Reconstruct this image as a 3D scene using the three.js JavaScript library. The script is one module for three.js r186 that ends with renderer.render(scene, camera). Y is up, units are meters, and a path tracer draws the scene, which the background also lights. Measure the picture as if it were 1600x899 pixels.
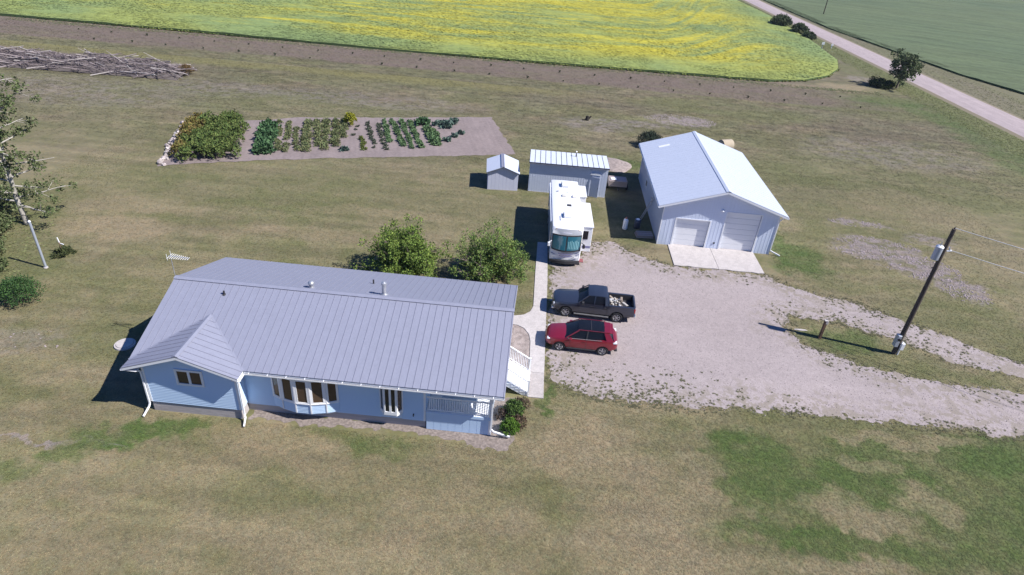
import * as THREE from 'three';
import { mergeGeometries, toCreasedNormals } from 'three/addons/utils/BufferGeometryUtils.js';
import { RoundedBoxGeometry } from 'three/addons/geometries/RoundedBoxGeometry.js';
import { Brush, Evaluator, SUBTRACTION } from 'three-bvh-csg';

// ---------------------------------------------------------------- camera, sky, sun, exposure
const scene = new THREE.Scene();
const camera = new THREE.PerspectiveCamera(49.15, 1024 / 575, 0.5, 3000);
{
  const yaw = 0.0247, pitch = 0.5512, roll = 0.0837;
  const fwd = new THREE.Vector3(-Math.sin(yaw) * Math.cos(pitch), -Math.sin(pitch), -Math.cos(yaw) * Math.cos(pitch));
  const right = new THREE.Vector3(Math.cos(yaw), 0, -Math.sin(yaw)), up = right.clone().cross(fwd);
  const r2 = right.clone().multiplyScalar(Math.cos(roll)).addScaledVector(up, Math.sin(roll));
  const u2 = up.clone().multiplyScalar(Math.cos(roll)).addScaledVector(right, -Math.sin(roll));
  camera.position.set(0.5057, 25.4183, 24.9768);
  camera.quaternion.setFromRotationMatrix(new THREE.Matrix4().makeBasis(r2, u2, fwd.clone().negate()));
}
scene.add(camera);
const SUN = new THREE.Vector3(0.662, 0.7315, 0.1625).normalize();
{
  const w = 256, h = 128, d = new Float32Array(w * h * 4), k = 0.255;
  for (let j = 0; j < h; j++) {
    const el = Math.abs((j + 0.5) / h - 0.5) * 2, t = Math.pow(el, 0.55);   // clear air: pale at the horizon, deep blue overhead
    for (let i = 0; i < w; i++) {
      const o = (j * w + i) * 4;
      d[o] = k * (0.3 * (1 - t) + 0.05 * t); d[o + 1] = k * (0.62 * (1 - t) + 0.24 * t); d[o + 2] = k * (1.25 * (1 - t) + 1.05 * t); d[o + 3] = 1;
    }
  }
  const sky = new THREE.DataTexture(d, w, h, THREE.RGBAFormat, THREE.FloatType);
  sky.mapping = THREE.EquirectangularReflectionMapping; sky.magFilter = THREE.LinearFilter; sky.needsUpdate = true;
  scene.background = sky; scene.environment = sky;
}
const sun = new THREE.DirectionalLight(new THREE.Color(1, 0.955, 0.9), 5);
sun.position.copy(SUN).multiplyScalar(150); sun.castShadow = true; sun.shadow.mapSize.set(4096, 4096);
Object.assign(sun.shadow.camera, { left: -120, right: 120, top: 120, bottom: -120, near: 1, far: 400 });
scene.add(sun, sun.target);
const renderer = new THREE.WebGLRenderer({ antialias: true });
renderer.shadowMap.enabled = true;
renderer.toneMapping = THREE.LinearToneMapping;
renderer.toneMappingExposure = 1.6;
scene.fog = new THREE.FogExp2(0xc3cbe0, 0.0001);

// ---------------------------------------------------------------- helpers
function rng(seed) { let a = seed >>> 0; return () => { a = (a + 0x6D2B79F5) | 0; let t = Math.imul(a ^ (a >>> 15), 1 | a); t = (t + Math.imul(t ^ (t >>> 7), 61 | t)) ^ t; return ((t ^ (t >>> 14)) >>> 0) / 4294967296; }; }
const R0 = rng(11);
const NT = new Float32Array(256 * 256); for (let i = 0; i < NT.length; i++) NT[i] = R0();
function vn(x, y) {
  const xi = Math.floor(x), yi = Math.floor(y); let fx = x - xi, fy = y - yi; fx = fx * fx * (3 - 2 * fx); fy = fy * fy * (3 - 2 * fy);
  const x0 = xi & 255, x1 = (xi + 1) & 255, y0 = (yi & 255) << 8, y1 = ((yi + 1) & 255) << 8;
  const a = NT[y0 + x0], b = NT[y0 + x1], c = NT[y1 + x0], d = NT[y1 + x1];
  return a + (b - a) * fx + (c - a) * fy + (a - b - c + d) * fx * fy;
}
const fbm = (x, y, n = 4) => { let s = 0, a = 0.5, t = 0; for (let i = 0; i < n; i++) { s += a * vn(x, y); t += a; a *= 0.55; x = x * 2.07 + 31.7; y = y * 2.07 + 17.3; } return s / t; };
const sstep = (a, b, x) => { const t = Math.min(1, Math.max(0, (x - a) / (b - a))); return t * t * (3 - 2 * t); };
const mix = (a, b, t) => a + (b - a) * t;
const V = (x, y, z) => new THREE.Vector3(x, y, z);
const lin = (r, g, b) => new THREE.Color().setRGB(r, g, b);
const used = new Map();
function numbered(n) { const k = used.get(n) || 0; used.set(n, k + 1); return k ? `${n}_${String(k).padStart(3, '0')}` : n; }
function tag(o, label, category, group, kind) { if (label) o.userData.label = label; if (category) o.userData.category = category; if (group) o.userData.group = group; if (kind) o.userData.kind = kind; return o; }
function thing(name, label, category, pos = [0, 0, 0], turn = 0, group) { const g = new THREE.Group(); g.name = numbered(name); g.position.set(...pos); g.rotation.y = turn; scene.add(g); return tag(g, label, category, group); }
function part(name, geo, m, parent, label) {
  if (Array.isArray(geo)) geo = merge(geo);
  const o = new THREE.Mesh(geo, m); o.name = name; o.castShadow = o.receiveShadow = true; parent.add(o);
  if (label) o.userData.label = label; return o;
}
function top(name, geo, m, label, category, group, kind) { const o = part(numbered(name), geo, m, scene); return tag(o, label, category, group, kind); }
function ground(name, geo, m, label) { const o = part(numbered(name), geo, m, scene); o.userData.kind = 'structure'; if (label) o.userData.label = label; return o; }
function clean(g) { const n = g.index ? g.toNonIndexed() : g; for (const k of Object.keys(n.attributes)) if (!['position', 'normal', 'uv', 'color'].includes(k)) n.deleteAttribute(k); n.morphAttributes = {}; return n; }
function merge(list) {
  const l = list.map(clean), hasC = l.some((g) => g.attributes.color), hasU = l.every((g) => g.attributes.uv);
  for (const g of l) { if (!hasU) g.deleteAttribute('uv'); if (hasC && !g.attributes.color) { const c = new Float32Array(g.attributes.position.count * 3).fill(1); g.setAttribute('color', new THREE.BufferAttribute(c, 3)); } }
  return l.length > 1 ? mergeGeometries(l) : l[0];
}
const bx = (x0, x1, y0, y1, z0, z1) => new THREE.BoxGeometry(x1 - x0, y1 - y0, z1 - z0).translate((x0 + x1) / 2, (y0 + y1) / 2, (z0 + z1) / 2);
const rbx = (x0, x1, y0, y1, z0, z1, r = 0.03, s = 2) => new RoundedBoxGeometry(x1 - x0, y1 - y0, z1 - z0, s, r).translate((x0 + x1) / 2, (y0 + y1) / 2, (z0 + z1) / 2);
function rod(a, b, r0, r1 = r0, n = 8) {   // tapered rod from a to b
  const d = b.clone().sub(a), L = d.length(), g = new THREE.CylinderGeometry(r1, r0, L, n);
  g.applyQuaternion(new THREE.Quaternion().setFromUnitVectors(V(0, 1, 0), d.normalize())); return g.translate((a.x + b.x) / 2, (a.y + b.y) / 2, (a.z + b.z) / 2);
}
function bar(a, b, w, h) {                // rectangular bar from a to b, w across, h high
  const d = b.clone().sub(a), L = d.length(); d.normalize();
  const s = V(0, 1, 0).cross(d); if (s.lengthSq() < 1e-6) s.set(1, 0, 0); s.normalize(); const u = d.clone().cross(s);
  const g = new THREE.BoxGeometry(w, h, L); g.applyMatrix4(new THREE.Matrix4().makeBasis(s, u, d)); return g.translate((a.x + b.x) / 2, (a.y + b.y) / 2, (a.z + b.z) / 2);
}
function slab(pts, th) {                  // flat 3-D polygon with thickness th below its face
  const n = V(0, 0, 0); for (let i = 0; i < pts.length; i++) { const a = pts[i], b = pts[(i + 1) % pts.length]; n.x += (a.y - b.y) * (a.z + b.z); n.y += (a.z - b.z) * (a.x + b.x); n.z += (a.x - b.x) * (a.y + b.y); }
  n.normalize(); const e1 = pts[1].clone().sub(pts[0]).normalize(), e2 = n.clone().cross(e1);
  const p2 = pts.map((p) => new THREE.Vector2(p.clone().sub(pts[0]).dot(e1), p.clone().sub(pts[0]).dot(e2)));
  const tri = THREE.ShapeUtils.triangulateShape(p2, []), q = pts.map((p) => p.clone().addScaledVector(n, -th)), v = [];
  const put = (...a) => { for (const p of a) v.push(p.x, p.y, p.z); };
  for (const t of tri) { put(pts[t[0]], pts[t[1]], pts[t[2]]); put(q[t[0]], q[t[2]], q[t[1]]); }
  for (let i = 0; i < pts.length; i++) { const j = (i + 1) % pts.length; put(pts[i], q[i], q[j]); put(pts[i], q[j], pts[j]); }
  const g = new THREE.BufferGeometry(); g.setAttribute('position', new THREE.Float32BufferAttribute(v, 3)); g.setAttribute('uv', new THREE.Float32BufferAttribute(v.flatMap((_, i) => i % 3 === 0 ? [v[i], v[i + 2]] : []), 2)); g.computeVertexNormals(); return g;
}
function prism(pts, y0, y1) { const g = slab(pts.map(([x, z]) => V(x, y1, z)), 0.001); const n = slabUp(pts, y1, y1 - y0); return n; }
function slabUp(pts, y1, th) { let a = 0; for (let i = 0; i < pts.length; i++) { const p = pts[i], q = pts[(i + 1) % pts.length]; a += p[0] * q[1] - q[0] * p[1]; } const l = a > 0 ? [...pts].reverse() : pts; return slab(l.map(([x, z]) => V(x, y1, z)), th); }
function loft(rings, crease = 0.5, capA = true, capB = true) {   // closed rings of [x,y,z]
  const v = [], n = rings[0].length, tri = (a, b, c) => v.push(...a, ...b, ...c);
  for (let i = 0; i + 1 < rings.length; i++) for (let j = 0; j < n; j++) { const a = rings[i][j], b = rings[i][(j + 1) % n], c = rings[i + 1][(j + 1) % n], d = rings[i + 1][j]; tri(a, b, c); tri(a, c, d); }
  const cap = (r, f) => { const c = [0, 1, 2].map((k) => r.reduce((s, p) => s + p[k], 0) / n); for (let j = 0; j < n; j++) f ? tri(c, r[(j + 1) % n], r[j]) : tri(c, r[j], r[(j + 1) % n]); };
  if (capA) cap(rings[0], true); if (capB) cap(rings[rings.length - 1], false);
  let g = new THREE.BufferGeometry(); g.setAttribute('position', new THREE.Float32BufferAttribute(v, 3)); g.setAttribute('uv', new THREE.Float32BufferAttribute(new Float32Array(v.length / 3 * 2), 2));
  g.computeVertexNormals(); return toCreasedNormals(g, crease);
}
// signed distance (negative inside) to a polygon
function sdPoly(P, x, z) {
  let d = 1e9, s = 1;
  for (let i = 0, j = P.length - 1; i < P.length; j = i++) {
    const ex = P[j][0] - P[i][0], ez = P[j][1] - P[i][1], wx = x - P[i][0], wz = z - P[i][1];
    const t = Math.min(1, Math.max(0, (wx * ex + wz * ez) / (ex * ex + ez * ez))), bx_ = wx - ex * t, bz = wz - ez * t; d = Math.min(d, bx_ * bx_ + bz * bz);
    const c1 = z >= P[i][1], c2 = z < P[j][1], c3 = ex * wz > ez * wx; if ((c1 && c2 && c3) || (!c1 && !c2 && !c3)) s = -s;
  }
  return s * Math.sqrt(d);
}
// sheet over the area where fn(x,z) < 0, its ragged outline cut by marching squares; uv in metres
function maskSheet(fn, x0, x1, z0, z1, step, y, hf) {
  const nx = Math.ceil((x1 - x0) / step), nz = Math.ceil((z1 - z0) / step), F = new Float32Array((nx + 1) * (nz + 1)), v = [], uv = [];
  for (let j = 0; j <= nz; j++) for (let i = 0; i <= nx; i++) F[j * (nx + 1) + i] = fn(x0 + i * step, z0 + j * step);
  const put = (p) => { v.push(p[0], y + (hf ? hf(p[0], p[1]) : 0), p[1]); uv.push(p[0], p[1]); };
  for (let j = 0; j < nz; j++) for (let i = 0; i < nx; i++) {
    const c = [[i, j], [i, j + 1], [i + 1, j + 1], [i + 1, j]], f = c.map(([a, b]) => F[b * (nx + 1) + a]); if (f.every((q) => q >= 0)) continue;
    const poly = [];
    for (let k = 0; k < 4; k++) {
      const k2 = (k + 1) % 4, A = [x0 + c[k][0] * step, z0 + c[k][1] * step], B = [x0 + c[k2][0] * step, z0 + c[k2][1] * step];
      if (f[k] < 0) poly.push(A);
      if ((f[k] < 0) !== (f[k2] < 0)) { const t = f[k] / (f[k] - f[k2]); poly.push([mix(A[0], B[0], t), mix(A[1], B[1], t)]); }
    }
    for (let k = 1; k + 1 < poly.length; k++) { put(poly[0]); put(poly[k]); put(poly[k + 1]); }
  }
  const g = new THREE.BufferGeometry(); g.setAttribute('position', new THREE.Float32BufferAttribute(v, 3)); g.setAttribute('uv', new THREE.Float32BufferAttribute(uv, 2)); g.computeVertexNormals(); return g;
}
// colour texture over a world rectangle, or tiled; fn writes linear rgb into o
const toS = (c) => { c = Math.min(1, Math.max(0, c)); return 255 * (c <= 0.0031308 ? 12.92 * c : 1.055 * Math.pow(c, 1 / 2.4) - 0.055); };
const SL = new Uint8Array(4097); for (let i = 0; i <= 4096; i++) SL[i] = Math.round(toS(i / 4096));
const s8 = (c) => SL[c <= 0 ? 0 : c >= 1 ? 4096 : (c * 4096) | 0];
function tex(w, h, x0, x1, z0, z1, fn, wrap) {   // u along x, v along z; uv 0..1 unless wrapped
  const d = new Uint8Array(w * h * 4), o = [0, 0, 0];
  for (let j = 0; j < h; j++) for (let i = 0; i < w; i++) { fn(x0 + (i + 0.5) / w * (x1 - x0), z0 + (j + 0.5) / h * (z1 - z0), o); const k = (j * w + i) * 4; d[k] = s8(o[0]); d[k + 1] = s8(o[1]); d[k + 2] = s8(o[2]); d[k + 3] = 255; }
  const t = new THREE.DataTexture(d, w, h); t.colorSpace = THREE.SRGBColorSpace; t.magFilter = THREE.LinearFilter; t.minFilter = THREE.LinearMipmapLinearFilter; t.generateMipmaps = true;
  if (wrap) t.wrapS = t.wrapT = THREE.RepeatWrapping; t.needsUpdate = true; return t;
}
function uvRect(g, x0, x1, z0, z1) { const p = g.attributes.position, u = new Float32Array(p.count * 2); for (let i = 0; i < p.count; i++) { u[2 * i] = (p.getX(i) - x0) / (x1 - x0); u[2 * i + 1] = (p.getZ(i) - z0) / (z1 - z0); } g.setAttribute('uv', new THREE.BufferAttribute(u, 2)); return g; }
const std = (c, rough = 0.85, o = {}) => new THREE.MeshStandardMaterial({ color: c, roughness: rough, ...o });

// tileable grain textures: cells of random tone, layered fine and coarse
function grain(size, seed, amt, cols) {
  const r = rng(seed), d = new Uint8Array(size * size * 4);
  for (let j = 0; j < size; j++) for (let i = 0; i < size; i++) {
    const a = vn(i / size * 64, j / size * 64), f = r(), c = cols[Math.min(cols.length - 1, Math.floor(Math.pow(f, 1.2) * cols.length))], m = 1 + amt * (a - 0.5);
    const k = (j * size + i) * 4; d[k] = s8(c[0] * m); d[k + 1] = s8(c[1] * m); d[k + 2] = s8(c[2] * m); d[k + 3] = 255;
  }
  const t = new THREE.DataTexture(d, size, size); t.colorSpace = THREE.SRGBColorSpace; t.wrapS = t.wrapT = THREE.RepeatWrapping; t.magFilter = THREE.LinearFilter; t.minFilter = THREE.LinearMipmapLinearFilter; t.generateMipmaps = true; t.needsUpdate = true; return t;
}
const rep = (t, sx, sy) => { t.repeat.set(sx, sy); return t; };

// ---------------------------------------------------------------- outlines on the ground (metres, x right, z towards the viewer)
const DRIVE = [[2.35, -21.6], [2.45, -17.8], [2.5, -9], [2.75, -5.6], [3.9, -5.0], [6.2, -4.5], [10, -4.5], [14, -4.95], [20, -5.05], [25.7, -4.9], [31.5, -5.0], [45, -4.6], [73, -4], [73, -9.5], [45, -9], [45, -12.5], [36, -12.7], [31.5, -15.8], [27, -18.9], [21.9, -20.6], [20.6, -22.2], [12.6, -22.2], [9.4, -24.2], [8, -25.9], [6.2, -25.5], [5.3, -23.6], [4.9, -22.2]];
const ISLAND = [[20.6, -12.6], [19.9, -14.4], [20.9, -16.2], [24, -16.0], [28, -14.3], [31.3, -12.0], [35.5, -10.9], [46, -10.8], [46, -9.15], [34, -9.26], [29.9, -9.3], [25.3, -10.2], [22.5, -11.4]];
const driveD = (x, z) => { const e = (fbm(x * 1.3, z * 1.3, 4) - 0.5) * 1.1 + (vn(x * 5, z * 5) - 0.5) * 0.3; return Math.max(sdPoly(DRIVE, x, z), -sdPoly(ISLAND, x, z)) + e; };
const BED = [[-13.9, -0.7], [-13.9, 0.0], [-11, 0.2], [-9, -0.05], [-7, -0.15], [-4, 0.0], [-2, 0.25], [-0.5, 0.6], [0.3, 0.4], [0.7, -0.5], [0.75, -2], [1.05, -3.7], [-0.9, -3.7], [-0.9, -0.7]];
const bedD = (x, z) => sdPoly(BED, x, z) + (fbm(x * 2, z * 2, 3) - 0.5) * 0.8;
const GARDEN = [[-37.6, -33.2], [-41.8, -46.9], [-34.6, -49.6], [-29.9, -52.4], [-16.9, -56.6], [-6.3, -60.0], [-2.0, -46], [-8, -44.2], [-20, -40.2], [-31, -36.2]];
const gardenD = (x, z) => sdPoly(GARDEN, x, z) + (fbm(x * 0.9, z * 0.9, 3) - 0.5) * 0.7;
const CANOLA = [[-240, -94], [-101, -95.8], [-66, -96.3], [-30, -95.7], [6, -96.5], [42, -98], [50, -101.5], [56, -107], [61, -115], [64.5, -125], [67, -150], [68, -192], [66.5, -240], [62, -420], [-240, -420]];
const canolaD = (x, z) => sdPoly(CANOLA, x, z);
const GRAIN = [[78.6, -420], [79.5, -230], [81.5, -176], [86, -148], [89.7, -122], [94.5, -107], [108, -78], [130, -55], [420, -20], [420, -420]];
const grainD = (x, z) => sdPoly(GRAIN, x, z);
const roadL = (z) => 75.97 + z * 0.0225, roadR = (z) => 83.2 + z * 0.0268;
const HOUSE = (x, z) => x > -19.6 && x < -0.5 && z < 0.25 && z > -10.9;

// ---------------------------------------------------------------- lawn: colour of the matter itself (dry straw, living grass, bare stony soil)
// [x, z, rx, rz, strength, kind]  kinds: 0 lush green, 1 straw, 2 bare greyish soil, 3 olive
const PATCH = [
  [22, 1, 12, 6.5, 0.7, 3], [-20, -30, 26, 5, 0.45, 3], [-14, -18, 10, 2.2, 0.35, 3], [36, -45, 22, 10, 0.4, 3], [-30, -58, 30, 5, 0.35, 3], [-24, -9, 5, 4, 0.3, 3], [-8, 5, 9, 1.6, 0.3, 3],
  [13.8, -1.4, 2.6, 1.5, 1, 0], [16, 0.8, 3.4, 1.9, 0.85, 0], [21, 0.2, 3.6, 2.2, 0.9, 0], [15.2, 4.0, 3.8, 0.85, 1, 0], [19, 4.8, 3, 0.8, 0.7, 0], [28.6, -2.4, 3.6, 2.0, 1, 0], [29, 1.5, 4, 2, 0.8, 0], [25, 3.5, 3.5, 2, 0.75, 0], [21, -2.6, 2.6, 0.9, 0.6, 0], [12.7, 1.6, 1.4, 1.5, 0.8, 0], [34, -2, 4, 3, 0.9, 0],
  [17.5, 1.9, 2.0, 0.9, 0.62, 1], [22.9, 1.4, 1.6, 1.2, 0.6, 1], [19.2, 2.9, 2.2, 0.8, 0.5, 1], [20.5, -1.2, 1.4, 0.6, 0.5, 1], [24, -3.4, 5, 0.6, 0.6, 1], [16.5, 5.8, 3, 0.7, 0.7, 1],
  [-18.4, 1.3, 1.9, 0.8, 1, 0], [-19.8, 2.6, 2.0, 0.9, 0.95, 0], [-22, 3.9, 1.7, 0.8, 0.8, 0], [-24, 5.3, 1.5, 0.7, 0.5, 0], [-16.7, 1.0, 0.8, 0.5, 0.6, 0],
  [-7.2, 1.1, 1.8, 0.6, 0.55, 0], [-4.6, 1.4, 1.3, 0.6, 0.4, 3], [-11, 4.6, 3, 1.2, 0.4, 3], [-9, 0.6, 2, 0.4, 0.4, 3],
  [24.4, -25.6, 2.2, 3.2, 1, 0], [23.3, -29.5, 1.2, 3, 0.7, 0], [27, -21.6, 3.2, 1.2, 0.55, 3], [25.5, -11.9, 4.5, 1.9, 0.75, 3], [24, -13.6, 3.2, 1.4, 0.7, 0], [31, -10.4, 4, 0.8, 0.7, 3], [34, -18, 5, 3, 0.5, 3],
  [9.8, -26.6, 2.2, 1.0, 0.75, 3], [6.2, -33, 1.6, 2.2, 0.6, 3], [-2.5, -34.4, 3.4, 0.7, 0.55, 3], [10.5, -46.5, 3, 1.6, 0.9, 0],
  [-12, 1.6, 3.6, 1.1, 0.7, 1], [-5, 3.5, 5, 1.6, 0.35, 1], [4.5, -1.2, 2.6, 1.8, 0.8, 1], [2.5, 0.8, 1.8, 1.6, 0.6, 1], [7, 2, 4, 2.2, 0.55, 1], [-1, 6, 5, 2.5, 0.5, 1], [8, 6, 4, 2, 0.5, 1],
  [-33.2, -19.8, 4.5, 2.0, 0.85, 1], [-34, -24, 5, 1.6, 0.4, 1], [-16, -22, 9, 1.1, 0.45, 1], [-13, -27, 8, 1.0, 0.4, 1], [-24, -14, 4, 3, 0.35, 1], [-26, -2, 3, 2, 0.3, 1], [-30, -4.4, 3, 1.4, 0.25, 2], [-36.2, -7.2, 2.4, 1.4, 0.8, 2],
  [-23.5, 3.0, 4.2, 0.18, 0.6, 2], [-26.5, 7, 2.6, 0.16, 0.6, 2],
  [33, -29.4, 3.6, 2.4, 0.95, 2], [35.6, -26.4, 2.8, 2.0, 0.95, 2], [37.6, -22.8, 1.6, 1.9, 0.8, 2], [33.5, -35.3, 2.6, 0.9, 0.75, 2], [39.5, -32.6, 3, 1.3, 0.6, 2], [20.5, -66.8, 4.5, 2.6, 0.85, 2], [15, -63, 4, 1.6, 0.5, 2], [41, -40, 8, 4, 0.3, 1], [30, -48, 8, 4, 0.35, 3], [48, -60, 12, 6, 0.3, 2],
  [-38, -13, 4, 4.5, 0.75, 3], [-45, -18, 6, 8, 0.8, 3], [-34.8, -14.9, 1.0, 0.5, 0.9, 0], [-41, -6, 3, 4, 0.4, 3],
  [2.35, -12, 0.28, 8, 0.7, 3], [2.6, -3.9, 0.5, 1.4, 0.9, 0], [0.3, -16, 1.3, 3.4, 0.5, 3], [3.1, -7, 0.5, 1.5, 0.5, 1],
  [-62, -55, 16, 6, 0.3, 2], [-25, -63, 16, 3.5, 0.3, 2], [-45, -62, 8, 4, 0.3, 2], [8, -61, 5, 3, 0.45, 2], [30, -75, 14, 4, 0.45, 3], [52, -84, 14, 4, 0.4, 3], [60, -90, 6, 3.5, 0.8, 0], [66, -84, 4, 10, 0.7, 0], [67, -64, 5, 14, 0.7, 0], [57, -99.5, 5, 2.6, 0.85, 1], [47, -97.6, 6, 1.2, 0.7, 1], [63, -108, 3, 2.5, 0.5, 2], [64.5, -116, 3, 6, 0.6, 3], [68, -135, 3, 14, 0.7, 3], [69, -165, 3, 20, 0.7, 3], [60, -92.5, 8, 2.5, 0.6, 3],
];
const MULCH = (x) => [-94.5 - (x + 20) * 0.012, -83.2 + Math.sin(x * 0.05) * 0.6 - (x + 20) * 0.002];
const KIND = [[0.068, 0.104, 0.024], [0.245, 0.196, 0.122], [0.225, 0.19, 0.178], [0.105, 0.114, 0.042]];
function lawn(x, z, o) {
  const wx = x + (fbm(x * 0.55, z * 0.55, 4) - 0.5) * 3.2 + (vn(x * 3.1, z * 3.1) - 0.5) * 0.7, wz = z + (fbm(x * 0.55 + 40, z * 0.55 + 9, 4) - 0.5) * 2.2 + (vn(x * 3.1 + 7, z * 3.1) - 0.5) * 0.5;
  const far = sstep(-20, -75, z);
  // streaks left by the mower run along x, weaker close by
  const st = vn(x * 0.09 + 3, z * mix(0.9, 0.55, far) + x * 0.06), st2 = vn(x * 0.3, z * 2.1 + 11);
  const a = fbm(x * 0.11 + 5, z * 0.16, 4), b = fbm(x * 0.7, z * 0.9 + 50, 3);
  const c2 = sstep(0.5, 0.72, fbm(x * 0.32 + 90, z * 0.45, 4)) * 0.35; let t = Math.min(1, sstep(0.32, 0.68, a * 0.5 + b * 0.3 + st * 0.2 * (0.6 + far)) + c2);
  let r = mix(0.2, 0.132, t), g = mix(0.168, 0.13, t), bl = mix(0.1, 0.056, t);
  // farther out the turf is older and mixed with bare soil
  const q = sstep(0.42, 0.7, fbm(x * 0.06 + 20, z * 0.1 + 8, 3)) * far; r = mix(r, 0.155, q * 0.7); g = mix(g, 0.13, q * 0.7); bl = mix(bl, 0.084, q * 0.7);
  { const w2 = far * 0.75, n1 = vn(x * 0.35 + 60, z * 0.5), n2 = vn(x * 1.1, z * 1.6 + 20), dk = 1 - 0.16 * far; r = mix(r, 0.155, w2 * 0.5 * n1) * dk; g = mix(g, 0.13, w2 * 0.5 * n1) * dk; bl = mix(bl, 0.09, w2 * 0.5 * n1) * dk; const v2 = 1 + far * (n2 - 0.5) * 0.5; r *= v2; g *= v2 * (1 + far * (n1 - 0.5) * 0.12); bl *= v2; }
  let sm = 1 + (st2 - 0.5) * 0.26 + (vn(x * 0.07 + 8, z * 1.25 + x * 0.05) - 0.5) * 0.24 + (st - 0.5) * 0.3 * far; r *= sm; g *= sm; bl *= sm;
  for (const p of PATCH) {
    const dx = (wx - p[0]) / p[2], dz = (wz - p[1]) / p[3], d = dx * dx + dz * dz; if (d > 2.2) continue;
    let k = p[4] * (1 - sstep(0.25, 1.7, d)); const c = KIND[p[5]];
    k *= p[5] === 2 ? 0.25 + 1.1 * sstep(0.38, 0.62, fbm(x * 1.1 + p[0], z * 1.5, 4)) : 0.3 + 1.15 * fbm(x * 0.9 + p[0], z * 1.3, 4); if (k > 1) k = 1;
    r = mix(r, c[0], k); g = mix(g, c[1], k); bl = mix(bl, c[2], k);
  }
  if (z < -78) { // strip of worked soil along the crop with the young trees
    const m = MULCH(x), k = sstep(m[1] + 0.9, m[1] - 0.9, wz * 0.6 + z * 0.4) * sstep(62, 38, x + (vn(x * 0.3, z * 0.5) - 0.5) * 12); const kk = k * Math.min(1, 0.35 + 0.9 * fbm(x * 0.3, z * 0.8, 4));
    r = mix(r, 0.142, kk); g = mix(g, 0.108, kk); bl = mix(bl, 0.088, kk);
  } else if (z < -73) { const k = sstep(-73, -75.5, wz) * sstep(20, -10, x) * (0.5 + 0.5 * vn(x * 0.1, z * 1.6)); r = mix(r, 0.166, k); g = mix(g, 0.152, k); bl = mix(bl, 0.058, k); }
  if (x > 64) { const e = x - roadL(z), f = x - roadR(z), k = sstep(-8, -3, e) * 0.8; r = mix(r, 0.12, k); g = mix(g, 0.135, k); bl = mix(bl, 0.05, k); if (f > -1) { const k2 = 0.8 * fbm(x * 0.3, z * 0.05, 3) + 0.2; r = mix(r, 0.15, k2); g = mix(g, 0.13, k2); bl = mix(bl, 0.09, k2); } }
  const f1 = vn(x * 4.3, z * 4.3), f2 = vn(x * 11.7 + 3, z * 11.7), f3 = vn(x * 27, z * 27 + 5), m = 0.65 + 0.17 * f1 + 0.17 * f2 + 0.12 * f3, hue = (f1 - f2) * 0.06;
  o[0] = r * (m + hue); o[1] = g * m; o[2] = bl * (m - hue);
}
// ---------------------------------------------------------------- ground, fields, road
ground('ground', new THREE.PlaneGeometry(4000, 4000).rotateX(-Math.PI / 2).translate(0, -0.03, -200), std(lin(0.13, 0.12, 0.07), 1), 'open farmland reaching beyond the fields');
function lawnTile(x0, x1, z0, z1, w, h) {
  const g = uvRect(new THREE.PlaneGeometry(x1 - x0, z1 - z0, 4, 4).rotateX(-Math.PI / 2).translate((x0 + x1) / 2, 0, (z0 + z1) / 2), x0, x1, z0, z1);
  return part('lawn_section', g, new THREE.MeshStandardMaterial({ map: tex(w, h, x0, x1, z0, z1, lawn), roughness: 1 }), lawnG);
}
const lawnG = new THREE.Group(); lawnG.name = 'lawn'; lawnG.userData = { kind: 'structure', label: 'dry mown lawn with green patches around the farmhouse' }; scene.add(lawnG);
lawnTile(-30, 42, -34, 18, 2048, 1480);
lawnTile(-90, -30, -34, 18, 1200, 1040);
lawnTile(42, 102, -34, 18, 512, 444);
lawnTile(-170, 110, -110, -34, 2048, 900);
lawnTile(40, 110, -260, -110, 512, 900);

const gravelT = rep(grain(512, 5, 0.5, [[0.2, 0.16, 0.145], [0.23, 0.19, 0.175], [0.26, 0.215, 0.205], [0.29, 0.245, 0.235], [0.33, 0.285, 0.27]]), 1 / 14, 1 / 14);
const gravelM = new THREE.MeshStandardMaterial({ map: gravelT, roughness: 1, bumpMap: gravelT, bumpScale: 0.02 });
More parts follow.
